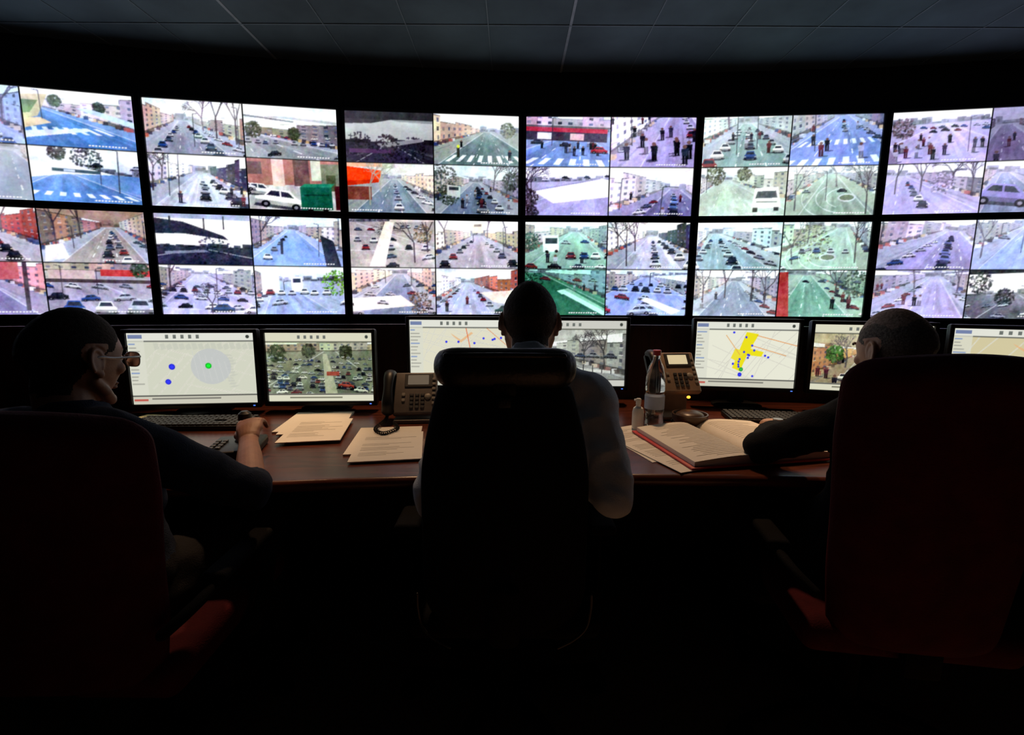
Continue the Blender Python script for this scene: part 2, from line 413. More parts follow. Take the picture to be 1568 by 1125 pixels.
BL = (110, 142, 226); PU = (158, 146, 218); GR = (152, 182, 170); TE = (138, 178, 192); PK = (205, 162, 165)
def multi(*fs):
    def f(c, r):
        for g in fs: g(c, r)
    return f
def carrow(y, n, s, x0=.03, x1=.97, dy=0., pal=PAL):
    def f(c, r):
        side = r.random() < .6; m = max(2, int(n * .72)) if side else n; kk = r.uniform(-.4, .4)
        for i in range(m):
            if r.random() < .16: continue
            t = i / max(1, m - 1)
            a = (c, x0 + (x1 - x0) * t + r.uniform(-.015, .015), y + dy * t + r.uniform(-.012, .012), s * r.uniform(.85, 1.15), r.choice(pal))
            if side: carside(*a, k=kk)
            else: car(*a)
    return f
def E(x, y, rx, ry, col, al=1.): return lambda c, r: c.ell(x, y, rx, ry, col, al)
def Pn(col, *pts): return lambda c, r: c.poly(list(pts), col)
def Rc(x0, y0, x1, y1, col, al=1.): return lambda c, r: c.rect(x0, y0, x1, y1, col, al)
def Tr(x, y, l, col=(58, 50, 60)): return lambda c, r: branch(c, r, x, y, 1.57, l, .016, 5, col)
def Fc(tl, tr, br, bl, col, nx, ny, wc=(60, 66, 90)): return lambda c, r: facade(c, r, tl, tr, br, bl, col, nx, ny, wc)
def Lot(x0, y0, x1, y1, rows, n, s):
    def f(c, r):
        for k in range(rows):
            t = k / max(1, rows - 1); y = y0 + (y1 - y0) * t ** 1.3
            carrow(y, max(3, n - k), s * (1 + .9 * t), x0 - .05 * t, x1 + .05 * t, dy=.04)(c, r)
            if k % 2: c.line((x0, y + .02), (x1, y + .06), .006, (236, 238, 245), .7)
    return f
def Gb(x, y, g, col):
    def f(c, r):
        for k in range(170):
            a = r.random() * 6.28; q = math.sqrt(r.random()) * g
            c.ell(x + math.cos(a) * q, y + math.sin(a) * q * c.asp, r.uniform(.005, .016), r.uniform(.008, .026), sc(col, r.uniform(.35, 1.6)), .7)
    return f
def Junction(col=(232, 236, 246)):
    """curved kerbs and turning marks of a street junction seen from above"""
    def f(c, r):
        cx, cy = r.uniform(.3, .7), r.uniform(.55, .8)
        for R_ in (.2, .3, .44):
            p0 = None; a0 = r.uniform(0, 3)
            for k in range(16):
                a = a0 + k * .16; p = (cx + math.cos(a) * R_, cy - math.sin(a) * R_ * .9)
                if p0: c.line(p0, p, .008, col, .75)
                p0 = p
        c.ell(cx, cy, .09, .07, sc(col, .85)); c.ell(cx, cy, .07, .05, (96, 110, 84))
    return f
S = street
Wt = (250, 250, 255)
DK = [(20, 22, 30), (35, 38, 50), (60, 66, 84), (235, 235, 245)]
quads = {
 ('T', 1): [
  S(1, tint=BL, ta=.3, trees=((.75, .5, .15),), cars=((.9, 5, .3, .9, .12),), wash=.1),
  S(2, vx=.1, vy=.25, hl=0, hr=.14, R=(200, 190, 195), road=(92, 136, 192), pav=(134, 170, 214), x0=-.2, x1=1.3, tint=BL, ta=.12, lane=False, cross=((.62, .1),), green=((.35, .2, .05, (60, 70, 50)), (.7, .28, .05, (50, 60, 50))), extra=multi(Pn((205, 195, 160), (.02, .12), (.3, .1), (.2, .45), (.0, .55)), Pn((120, 140, 100), (.06, .2), (.22, .2), (.14, .4), (.04, .42)), Pn((228, 206, 172), (0, .5), (.22, .47), (.3, .55), (0, .68)), Pn((225, 230, 245), (0, .7), (.55, .62), (.62, .66), (0, .82)), Pn((205, 215, 235), (.5, .3), (.62, .3), (1, .5), (1, .6)))),
  S(3, wash=.4, cars=((.8, 6, .3, .95, .16),), people=4, vx=.2, x0=-.3),
  S(4, vy=.45, vx=.3, hl=0, hr=.0, sky=(240, 243, 252), road=(88, 132, 190), pav=(110, 152, 208), x0=-.3, x1=1.2, tint=BL, ta=.1, lane=False, extra=multi(Gb(.5, .2, .14, (45, 50, 45)), Gb(.25, .12, .08, (60, 60, 55)), Pn((240, 243, 252), (0, .3), (.45, .35), (.75, .45), (.3, .5), (0, .6)), Rc(.2, .4, .62, .46, (60, 80, 90)), Rc(.3, .41, .4, .45, (200, 210, 220)), carrow(.33, 4, .07, .6, .95)), cross=((.82, .07),))],
 ('T', 2): [
  S(5, L=(206, 180, 170), vx=.42, hl=.34, hr=.1, R=(160, 150, 150), road=(150, 154, 176), extra=multi(Tr(.72, .62, .2), Tr(.9, .7, .22)), trees=((.6, .5, .12),), cars=((.15, 7, .2, .9, .1), (.75, 7, .18, .95, .12), (1.1, 6, .3, .9, .12)), nf=(8, 6)),
  S(6, vy=.46, hl=0, hr=.16, R=(150, 145, 140), vx=-.1, sky=(236, 239, 246), road=(150, 156, 165), x0=-.5, x1=1.5, far=(112, 118, 112), extra=multi(Pn((195, 198, 205), (0, .22), (.4, .2), (1, .26), (1, .3), (.4, .24), (0, .26)), Pn((110, 112, 122), (0, .2), (.5, .28), (.5, .3), (0, .23)), carrow(.58, 12, .045), carrow(.70, 11, .06), Gb(.1, .46, .08, (60, 62, 50)), Gb(.5, .5, .06, (60, 62, 50)), carrow(.9, 4, .09, .3, .95)), label=1),
  S(7, L=(248, 248, 252), R=(34, 37, 48), hl=.35, hr=.35, vx=.55, gain=1.05, sky=(250, 250, 255), road=(190, 195, 210), cars=((.95, 7, .25, 1., .14, DK), (.6, 4, .3, .7, .12)), people=6, trees=((.2, .5, .1),), extra=Tr(.12, .7, .13)),
  S(8, sky=(130, 75, 75), vy=.05, hl=0, hr=0, pav=(200, 200, 203), road=(190, 190, 194), x0=-.1, x1=1.1, vx=.4, lane=False, label=1, haze=.1, poles=0, extra=multi(Rc(0, 0, 1, .48, (156, 108, 104)), Rc(.3, 0, .42, .5, (215, 195, 190)), Rc(.52, 0, .68, .5, (90, 66, 66)), Rc(.05, .05, .2, .28, (96, 76, 80)), Rc(.7, 0, .8, .4, (205, 210, 200)), Rc(.8, .1, 1, .6, (112, 116, 104)), Rc(.85, .3, .95, .6, (60, 68, 52)), lambda c, r: carside(c, .14, .66, .22, (236, 238, 244), .3), lambda c, r: carside(c, .36, .9, .34, (250, 250, 252), .4), lambda c, r: carside(c, .0, .56, .16, (225, 228, 236), .2), Rc(.57, .52, .9, .95, (18, 80, 64)), Pn((32, 116, 92), (.57, .52), (.62, .46), (.93, .46), (.9, .52)), Rc(.6, .65, .87, .68, (10, 50, 45)), E(.66, .95, .03, .04, (20, 20, 24)), E(.82, .95, .03, .04, (20, 20, 24)), Rc(.93, .5, 1., .95, (60, 20, 30))))],
 ('T', 3): [
  S(9, vy=.62, hl=0, hr=0, sky=(206, 210, 214), road=(52, 47, 72), pav=(46, 42, 60), far=(32, 30, 42), gain=.88, noise_a=7, haze=.05, lane=False, poles=0, extra=multi(Rc(0, 0, 1, .17, (46, 45, 52)), Pn((62, 60, 68), (0, .17), (.5, .17), (.3, .24), (0, .26)), Pn((160, 163, 170), (.5, .17), (1, .17), (1, .22), (.6, .2)), Gb(.15, .7, .16, (36, 32, 46)), Gb(.45, .66, .12, (50, 40, 52)), Gb(.75, .74, .15, (32, 29, 44)), Rc(.05, .72, .5, .8, (80, 54, 92)), Pn((150, 150, 160), (.35, .62), (.85, .5), (.85, .56), (.4, .7)), Gb(.5, .9, .2, (30, 27, 40))), label=0),
  S(10, L=(210, 194, 168), hl=.32, gl=.45, hr=.0, vx=.62, vy=.34, road=(98, 120, 124), pav=(158, 168, 166), x0=.05, x1=1.3, cross=((.78, .12),), tint=GR, ta=.1, green=((.85, .3, .08, (80, 85, 70)),), people=2, nf=(9, 3), extra=multi(Rc(.29, .64, .32, .82, (34, 38, 34)), E(.305, .62, .015, .03, (205, 220, 60)), Rc(.0, .62, .04, .85, (200, 140, 130)))),
  S(11, sky=(212, 212, 210), hl=.0, hr=.28, R=(204, 196, 184), vx=.55, road=(112, 128, 144), pav=(164, 170, 174), cars=((1.05, 6, .25, .95, .13, DK), (.6, 5, .2, .9, .1)), extra=multi(Pn((222, 74, 36), (0, .12), (.42, .2), (.38, .42), (0, .5)), Pn((180, 52, 26), (0, .4), (.38, .36), (.38, .42), (0, .5)), Rc(0, .0, .42, .13, (235, 190, 160)), Rc(0, .5, .3, .75, (112, 62, 56)), Tr(.28, .85, .2, (165, 165, 158)), Tr(.4, .6, .12, (165, 165, 158))), label=2),
  S(12, gain=.86, vx=.5, hl=.2, hr=.25, tint=GR, ta=.15, green=((.12, .3, .16, (40, 50, 40)), (.2, .6, .12, (46, 56, 48)), (.9, .3, .1, (46, 51, 46))), cars=((.6, 6, .2, .9, .13), (.85, 6, .2, .8, .1)), trees=((.7, .5, .12), (.85, .6, .14)), people=8, extra=multi(Pn((222, 226, 226), (.18, .42), (.33, .44), (.33, .66), (.18, .62)), Rc(.2, .46, .31, .52, (50, 60, 70))))],
 ('T', 4): [
  S(13, vy=.3, hl=0, hr=0, vx=.6, road=(120, 144, 198), pav=(154, 166, 210), x0=-.5, x1=1.2, tint=BL, ta=.1, people=12, pb=(.5, .75), cross=((.8, .12),), extra=multi(Fc((0, 0), (1, .03), (1, .24), (0, .24), (215, 205, 208), 9, 2), Rc(0, .24, .9, .32, (185, 60, 80)), Rc(0, .32, .9, .48, (66, 58, 76)), Rc(.15, .34, .3, .46, (230, 225, 235)), Rc(.5, .34, .65, .46, (225, 190, 190)), lambda c, r: carside(c, .82, .68, .12, (170, 38, 50)), lambda c, r: carside(c, .15, .55, .09, (60, 60, 80)), lambda c, r: carside(c, .45, .58, .08, (40, 40, 52)))),
  S(14, vy=.15, hl=.12, hr=.12, vx=.4, road=(160, 152, 192), pav=(190, 182, 210), tint=PU, ta=.2, people=26, pb=(.3, .95), lane=False, gl=.9, gr=.8, x0=0, x1=.75, cars=((.2, 4, .2, .5, .12),), R=(225, 216, 228)),
  S(15, vy=.3, hl=.0, hr=0, vx=.8, road=(164, 160, 200), pav=(192, 188, 216), x0=-.4, x1=1.2, tint=PU, ta=.18, lane=False, extra=multi(Pn((240, 238, 248), (.1, .45), (.9, .25), (1, .3), (1, .62), (.35, .72)), Pn((150, 150, 180), (.1, .45), (.9, .25), (.9, .27), (.1, .48)), Tr(.1, .95, .22), Tr(.05, .6, .15), Gb(.08, .6, .1, (52, 44, 52)), carrow(.24, 8, .05), Gb(.1, .9, .08, (36, 33, 44)))),
  S(16, vy=.3, hl=.2, hr=.25, L=(214, 202, 212), R=(212, 196, 206), vx=.55, road=(108, 106, 158), pav=(152, 148, 188), tint=PU, ta=.15, cars=((.55, 7, .15, 1., .14, [(120, 165, 225), (84, 112, 170), (200, 205, 225), (50, 50, 84)]), (.05, 5, .3, .9, .14)), x0=.15, x1=1.2, people=3)],
 ('T', 5): [
  S(17, L=(212, 220, 214), R=(198, 204, 208), vx=.45, tint=GR, ta=.2, wash=.08, cars=((.5, 6, .15, .8, .11), (.15, 7, .2, 1., .12), (.85, 6, .2, .9, .11)), road=(130, 158, 162), people=5, nf=(9, 6), trees=((.3, .4, .1),)),
  S(18, vx=.5, vy=.28, tint=BL, ta=.15, road=(124, 144, 196), pav=(160, 174, 212), cross=((.6, .07), (.84, .1)), cars=((1.05, 7, .25, .9, .12), (.5, 5, .1, .3, .1)), people=9, wash=.04, x0=-.2, x1=1.),
  S(19, vy=.3, hl=.05, hr=.15, R=(186, 192, 176), vx=.3, wash=.14, tint=GR, ta=.25, road=(178, 190, 182), pav=(198, 206, 198), x0=-.3, x1=1.1, extra=multi(Gb(.2, .22, .1, (90, 96, 72)), Gb(.5, .2, .07, (100, 104, 80)), Pn((250, 250, 250), (.62, .46), (.86, .44), (.9, .82), (.6, .84)), Pn((44, 50, 58), (.65, .52), (.84, .51), (.86, .64), (.63, .65)), Rc(.61, .82, .66, .9, (15, 15, 15)), Rc(.83, .81, .88, .88, (15, 15, 15)), Rc(.64, .7, .86, .73, (120, 128, 120)))),
  S(20, vy=.18, hl=.08, hr=.08, vx=.45, wash=.12, tint=GR, ta=.28, road=(146, 168, 158), pav=(172, 188, 176), lane=False, trees=((.1, .8, .2), (.5, .4, .14)), extra=multi(Junction(), Tr(.8, .9, .2), carrow(.5, 5, .06, .2, .9)))],
 ('T', 6): [
  S(21, vy=.25, hl=.0, hr=0, vx=.5, road=(184, 176, 214), pav=(186, 178, 216), lane=False, x0=-.5, x1=1.5, tint=PU, ta=.2, wash=.08, people=18, pb=(.5, .9), extra=multi(carrow(.33, 16, .045), carrow(.4, 9, .05, .4, 1.), Gb(.15, .3, .1, (100, 84, 94)), Pn((140, 124, 160), (0, .5), (.12, .9), (.1, 1), (0, 1)))),
  S(22, vy=.3, hl=.3, hr=.3, vx=.6, tint=PU, ta=.35, people=12, gain=.7, L=(90, 60, 80), R=(80, 60, 90), road=(130, 115, 160)),
  S(23, vy=.25, vx=.2, hl=.0, hr=.1, tint=PU, ta=.25, wash=.18, extra=multi(Tr(.15, .6, .18), Tr(.4, .55, .15), Tr(.7, .5, .16), Tr(.9, .6, .15), Gb(.6, .4, .12, (150, 140, 175))), cars=((.5, 7, .2, .8, .12),), road=(166, 160, 204), pav=(184, 178, 214), x0=-.3, x1=1.1),
  S(24, vy=.2, vx=.3, hl=.1, hr=.1, tint=PU, ta=.25, wash=.2, extra=multi(lambda c, r: carside(c, .3, .75, .36, (130, 124, 190), .3), lambda c, r: carside(c, .7, .5, .2, (215, 215, 232), .3)), people=3)],
 ('B', 1): [
  S(25, sky=(235, 225, 232), L=(186, 120, 122), hl=.3, R=(156, 66, 68), hr=.25, tint=PK, ta=.15, trees=((.3, .6, .17), (.7, .5, .14)), road=(160, 150, 170), cars=((.8, 5, .3, .9, .12),), extra=Pn(Wt, (0, .5), (.5, .3), (.6, .4), (.1, .9), (0, .9))),
  S(26, sky=(165, 142, 132), far=(115, 92, 86), L=(138, 110, 104), R=(224, 217, 210), vx=.6, vy=.32, hl=.3, hr=.32, road=(158, 150, 156), cars=((.55, 8, .12, 1., .11), (.72, 8, .12, .9, .10), (1.15, 5, .4, .95, .12)), haze=.1, extra=multi(Tr(.15, .6, .2), Tr(.35, .5, .16), Pn((222, 217, 222), (.06, .62), (.2, .58), (.24, .82), (.04, .88)))),
  S(27, vx=.3, vy=.2, hl=.0, hr=.2, R=(214, 156, 158), road=(122, 118, 160), pav=(168, 158, 186), tint=PU, ta=.12, x0=-.5, x1=.9, extra=multi(Rc(.78, 0, .82, .9, (60, 50, 60)), Pn((182, 92, 96), (.3, .0), (.75, .0), (.75, .35), (.45, .4)))),
  S(28, vy=.2, hl=.1, hr=0, vx=.2, sky=(232, 228, 240), road=(158, 154, 176), pav=(180, 176, 194), x0=-.2, x1=1.2, tint=PU, ta=.06, lane=False, extra=multi(Fc((0, 0), (1, 0), (1, .2), (0, .2), (205, 190, 185), 9, 2), Rc(.5, .16, .95, .28, (186, 66, 68)), Rc(.05, .18, .45, .34, (200, 182, 182)), Rc(0, .34, 1, .4, (70, 60, 68)), carrow(.5, 8, .09, .02, .95), carrow(.72, 6, .12, .1, 1.), carrow(.95, 4, .2, .25, 1.1), Gb(.85, .15, .08, (60, 70, 60))))],
 ('B', 2): [
  S(29, vy=.68, hl=0, hr=0, sky=(250, 250, 255), road=(46, 49, 72), pav=(44, 48, 68), far=(44, 48, 64), x0=-.5, x1=1.5, haze=.05, lane=False, poles=0, extra=multi(Rc(0, 0, 1, .12, (150, 158, 185)), Pn((28, 31, 50), (0, .12), (.3, .18), (.7, .42), (.75, .5), (.3, .4), (0, .42)), Rc(.16, .08, .18, .3, (30, 30, 42)), Rc(.5, .1, .515, .35, (30, 30, 42)), Rc(.7, .05, .715, .3, (60, 60, 70)), Pn(Wt, (0, .42), (.3, .42), (.55, .5), (.4, .62), (0, .6)), Gb(.6, .8, .2, (42, 45, 64)), Pn((130, 136, 160), (.1, .75), (.5, .7), (.55, .74), (.1, .8))), label=0),
  S(30, vx=.42, vy=.28, hl=.2, hr=.25, R=(222, 214, 204), road=(136, 166, 218), pav=(178, 194, 228), tint=BL, ta=.12, x0=-.1, x1=.95, lane=False, extra=multi(Pn((42, 46, 60), (.72, .35), (.86, .45), (.95, 1), (.78, .95)), Tr(.1, .6, .14), Rc(.3, .45, .33, .75, (38, 42, 60))), cars=((.1, 5, .2, .8, .1),)),
  S(31, vy=.2, vx=.4, hl=.12, hr=.12, wash=.05, tint=PU, ta=.16, road=(180, 182, 212), pav=(188, 190, 218), extra=multi(Lot(.05, .42, .95, .8, 4, 11, .05), carrow(.88, 3, .16, .6, .9, pal=[(35, 62, 112), (230, 230, 240)]), Tr(.12, .5, .16), Tr(.5, .9, .1)), x0=-.1, x1=1.1),
  S(32, vx=.3, vy=.3, hl=.28, hr=.0, R=(150, 140, 130), road=(160, 174, 208), pav=(192, 201, 224), tint=BL, ta=.08, lane=False, extra=multi(Gb(.88, .35, .14, (96, 146, 44)), Pn((248, 248, 252), (.12, .15), (.3, .17), (.3, .5), (.12, .54)), Pn((240, 242, 250), (.42, .2), (.54, .2), (.54, .48), (.42, .5)), Rc(.44, .24, .52, .32, (50, 60, 80)), carrow(.55, 7, .08, .2, .9), carrow(.75, 5, .12, .3, 1.), carrow(.96, 3, .16, .45, .95, pal=DK)), cars=((-.1, 5, .3, .9, .12),))],
 ('B', 3): [
  S(33, vx=.1, vy=.1, hl=.05, hr=0, road=(176, 170, 174), pav=(190, 183, 186), x0=-.3, x1=1.6, haze=.1, lane=False, extra=multi(Lot(.0, .24, .45, .95, 6, 6, .055), Lot(.55, .22, .85, .8, 5, 5, .05), Gb(.85, .35, .1, (120, 105, 90)), Tr(.75, .9, .22), Pn((244, 232, 228), (.45, .1), (.55, .1), (.42, .95), (.25, .95)), Tr(.9, .7, .2), Rc(.5, 0, 1, .12, (215, 205, 205))), label=0),
  S(34, L=(224, 212, 196), R=(198, 176, 160), vx=.5, wash=.06, tint=PK, ta=.1, hl=.2, hr=.2, trees=((.15, .5, .15), (.8, .5, .15), (.6, .4, .1)), cars=((.1, 6, .2, .9, .11), (.9, 5, .25, .9, .11)), road=(182, 179, 194), extra=multi(Rc(.44, .1, .56, .3, (236, 222, 206)), Rc(.46, .14, .54, .18, (120, 110, 110)))),
  S(35, vy=.2, vx=.6, L=(230, 210, 196), R=(196, 174, 164), hl=.15, hr=.15, tint=PK, ta=.14, wash=.04, lane=False, extra=multi(carrow(.45, 10, .055), carrow(.6, 8, .07), carrow(.95, 4, .14, .1, .9), Gb(.8, .75, .12, (110, 92, 88)), Pn((238, 230, 228), (0, .65), (.6, .6), (.75, .8), (0, .9)), carrow(.76, 3, .09, .05, .4))),
  S(36, vx=.4, vy=.3, L=(238, 234, 242), R=(170, 100, 84), hl=.2, hr=.28, road=(174, 178, 206), x0=-.1, x1=.7, cars=((-.1, 7, .2, .95, .1), (.75, 5, .25, .7, .1)), extra=multi(Pn((232, 218, 210), (.55, .5), (1, .45), (1, .8), (.7, .7)), lambda c, r: carside(c, .85, .95, .18, (40, 64, 64))), people=4)],
 ('B', 4): [
  S(37, vx=.6, vy=.22, tint=(120, 184, 168), ta=.25, hl=.15, hr=.15, road=(146, 176, 168), pav=(168, 192, 186), x0=0, x1=1.1, lane=False, extra=multi(Pn((242, 248, 248), (.23, .3), (.41, .28), (.42, .6), (.24, .62)), Rc(.26, .34, .40, .45, (38, 48, 56)), E(.28, .61, .02, .03, (20, 20, 20)), E(.39, .6, .02, .03, (20, 20, 20)), carrow(.75, 4, .12, .55, 1.), carrow(.95, 6, .1, .1, .9), carrow(.45, 5, .07, .5, .95), Gb(.1, .4, .1, (58, 86, 76))), people=4),
  S(38, L=(248, 247, 252), R=(36, 36, 48), hl=.3, hr=.3, vx=.55, vy=.3, sky=(250, 250, 255), road=(190, 195, 214), cars=((.6, 6, .2, .9, .12), (1., 6, .2, 1., .14, DK)), extra=multi(Tr(.25, .9, .24), Tr(.35, .6, .15), Tr(.15, .5, .12))),
  S(39, vy=.15, hl=.0, hr=.1, vx=.2, tint=(56, 168, 128), ta=.3, road=(50, 108, 88), pav=(80, 142, 116), gain=.92, x0=-.3, x1=1.3, haze=.1, lane=False, poles=0, extra=multi(Gb(.12, .35, .14, (24, 54, 42)), carrow(.3, 7, .07, .3, 1.), Pn((246, 254, 250), (.42, .5), (.55, .44), (1, .85), (1, 1), (.88, 1)), Pn((46, 88, 80), (.45, .58), (.5, .56), (.97, .97), (.9, 1)), Pn((170, 190, 186), (.5, .47), (.55, .44), (1, .85), (1, .9)), Pn(Wt, (0, .8), (.3, 1), (.1, 1), (0, .92)), E(.2, .62, .06, .06, (170, 60, 56)), Pn((230, 245, 235), (.05, .45), (.3, .6), (.27, .63), (.03, .48))), people=6, pb=(.35, .6)),
  S(40, vy=.18, hl=.1, hr=.08, vx=.5, tint=BL, ta=.14, road=(154, 170, 214), pav=(166, 182, 220), lane=False, x0=-.5, x1=1.5, extra=multi(Lot(.05, .32, .95, .62, 3, 10, .055), carrow(.78, 5, .12, .0, 1.), carrow(.92, 4, .18, 0., .45, pal=[(165, 36, 56), (34, 44, 80), (190, 200, 225), (22, 22, 34)]), Pn(Wt, (.45, .62), (.52, .57), (.9, .8), (.8, .88)), carrow(.97, 3, .12, .6, 1., pal=DK)))],
 ('B', 5): [
  S(41, vx=.25, vy=.22, tint=TE, ta=.2, hl=.15, hr=.2, L=(222, 230, 230), R=(188, 196, 196), x0=0, x1=.95, road=(150, 174, 184), pav=(192, 204, 207), cars=((.5, 7, .18, 1., .14, [(50, 118, 146), (40, 66, 92), (200, 215, 225), (26, 36, 52)]), (1.05, 8, .2, .95, .14), (0, 6, .2, .9, .12)), extra=Pn((226, 232, 232), (.75, .5), (1, .42), (1, .6))),
  S(42, vx=.7, vy=.12, tint=(150, 194, 176), ta=.28, wash=.10, hl=.08, hr=.08, L=(180, 190, 170), road=(160, 184, 176), pav=(174, 192, 176), x0=-.2, x1=.9, lane=False, trees=((.2, .8, .2), (.35, .4, .15)), cars=((.0, 6, .2, .9, .12),), extra=multi(Gb(.4, .4, .2, (124, 142, 104)), Junction(), Tr(.85, .8, .2), carrow(.6, 5, .07, .3, .9))),
  S(43, vx=.5, vy=.25, tint=(170, 190, 186), ta=.22, wash=.12, hl=.12, hr=.12, extra=multi(Tr(.15, .7, .2), Tr(.4, .6, .18), Tr(.7, .6, .18), Tr(.85, .8, .2)), people=5, cars=((1., 6, .3, .9, .12),)),
  S(44, vx=.3, vy=.15, hl=.0, hr=.15, R=(128, 144, 134), tint=(135, 186, 164), ta=.25, road=(118, 164, 152), pav=(162, 184, 174), x0=.0, x1=.8, extra=multi(Pn((186, 58, 64), (-.02, .12), (.1, .1), (.15, .95), (-.02, 1)), Gb(.8, .3, .14, (60, 74, 64)), Tr(.6, .5, .12), carrow(.28, 6, .05, .3, .8)), people=7, pb=(.5, .8), cars=((1., 6, .3, .9, .12),))],
 ('B', 6): [
  S(45, vx=.65, vy=.25, tint=PU, ta=.16, wash=.05, hl=.22, hr=.2, L=(200, 190, 204), cars=((.6, 8, .15, 1., .13, [(108, 118, 184), (48, 48, 84), (210, 210, 230)]), (.15, 6, .25, .9, .12)), road=(152, 148, 192), trees=((.15, .5, .14),), x0=.1, x1=1.2),
  S(46, vx=.5, vy=.2, tint=(145, 167, 234), ta=.28, wash=.14, hl=.1, hr=.1, lane=False, trees=((.1, .8, .2), (.5, .5, .15)), road=(154, 172, 218), extra=multi(Junction(), Tr(.8, .8, .2), carrow(.45, 4, .06, .3, .9))),
  S(47, vx=.4, vy=.25, tint=PU, ta=.18, wash=.12, hl=.1, hr=.12, trees=((.2, .6, .17), (.55, .6, .17)), people=5, cars=((.9, 7, .2, .9, .12), (-.1, 4, .4, .9, .12)), road=(170, 167, 204)),
  S(48, vy=.5, hl=0, hr=0, sky=(250, 250, 255), far=(116, 118, 126), road=(104, 104, 118), pav=(118, 118, 132), lane=False, extra=multi(Rc(0, 0, 1, .08, (36, 38, 46)), Gb(.15, .25, .12, (56, 62, 62)), Gb(.4, .55, .1, (56, 56, 62)), carrow(.72, 9, .065), carrow(.95, 6, .1), Tr(.85, .7, .15)))],
}

def srgb2lin(a):
    a = a / 255.; return np.where(a <= .04045, a / 12.92, ((a + .055) / 1.055) ** 2.4)

m_pic = D.materials.new('display_picture'); m_pic.use_nodes = True
nt = m_pic.node_tree; nt.nodes.clear()
_o = nt.nodes.new('ShaderNodeOutputMaterial'); _e = nt.nodes.new('ShaderNodeEmission'); _a = nt.nodes.new('ShaderNodeAttribute'); _a.attribute_name = 'Col'
_e.inputs['Strength'].default_value = 1.05
nt.links.new(_a.outputs['Color'], _e.inputs['Color']); nt.links.new(_e.outputs[0], _o.inputs['Surface'])
try: m_pic.cycles.emission_sampling = 'NONE'
except Exception as ex: print('emission sampling', ex)

def pic_mesh(name, arr, w, h):
    H, W = arr.shape[:2]
    X, Z = np.meshgrid(np.linspace(-w / 2, w / 2, W), np.linspace(h / 2, -h / 2, H))
    co = np.zeros((H * W, 3), np.float32); co[:, 0] = X.ravel(); co[:, 2] = Z.ravel()
    idx = np.arange(H * W).reshape(H, W)
    q = np.stack([idx[1:, :-1], idx[1:, 1:], idx[:-1, 1:], idx[:-1, :-1]], -1).reshape(-1, 4)
    me = D.meshes.new(name); me.vertices.add(H * W); me.vertices.foreach_set('co', co.ravel())
    me.loops.add(q.size); me.loops.foreach_set('vertex_index', q.ravel().astype(np.int32))
    me.polygons.add(len(q)); me.polygons.foreach_set('loop_start', (np.arange(len(q)) * 4).astype(np.int32))
    me.update(calc_edges=True); me.validate()
    ca = me.color_attributes.new('Col', 'FLOAT_COLOR', 'POINT')
    rgba = np.ones((H * W, 4), np.float32); rgba[:, :3] = srgb2lin(arr.reshape(-1, 3)); ca.data.foreach_set('color', rgba.ravel())
    me.materials.append(m_pic)
    return me

def down(a):
    h, w = a.shape[:2]; return a.reshape(h // 2, 2, w // 2, 2, 3).mean(axis=(1, 3))
PW, PH = 1.152, .644
picm = {}
for key, qs in quads.items():
    a, b, c_, d = [down(q) for q in qs]
    full = np.vstack([np.hstack([a, b]), np.hstack([c_, d])])
    hh, ww = full.shape[:2]
    full[hh // 2 - 1:hh // 2 + 1, :] *= .5; full[:, ww // 2 - 1:ww // 2 + 1] *= .12
    picm[key] = pic_mesh('cctv_%s%d' % key, full, PW, PH)

# ------------------------------------------------------------------ video wall
ZC = 1.25
CH = 1.205; ST = math.radians(4.5)
nodes = {3: V((.062, 3.40, 0)), 4: V((1.267, 3.40, 0))}
for i in range(5, 8):
    a = ST * (i - 4); nodes[i] = nodes[i - 1] + CH * V((math.cos(a), -math.sin(a), 0))
for i in range(2, -2, -1):
    a = ST * (3 - i); nodes[i] = nodes[i + 1] - CH * V((math.cos(a), math.sin(a), 0))
def bezel_mesh():
    bm = bmesh.new()
    box(bm, (0, .04, 0), (CH - .012, .07, PH + .036), bev=.006, mi=0)
    t = .016
    box(bm, (-PW / 2 - t / 2, 0, 0), (t, .02, PH + 2 * t), bev=.003); box(bm, (PW / 2 + t / 2, 0, 0), (t, .02, PH + 2 * t), bev=.003)
    box(bm, (0, 0, PH / 2 + t / 2), (PW, .02, t), bev=.003); box(bm, (0, 0, -PH / 2 - t / 2), (PW, .02, t), bev=.003)
    return bm
for col in range(0, 8):
    n0, n1 = nodes[col - 1], nodes[col]
    mid = (n0 + n1) / 2; yaw = math.atan2(n1.y - n0.y, n1.x - n0.x)
    for row, zc in (('T', 2.140), ('B', 1.451)):
        src = col if 1 <= col <= 6 else (4 if col == 0 else 3)
        r_ = root('wall_display', (mid.x, mid.y, zc), yaw)
        obj('bezel', bezel_mesh(), [m_black], r_)
        p = D.objects.new('cctv_picture', picm[(row, src)]); scn.collection.objects.link(p); p.parent = r_; p.location = (0, .003, 0)

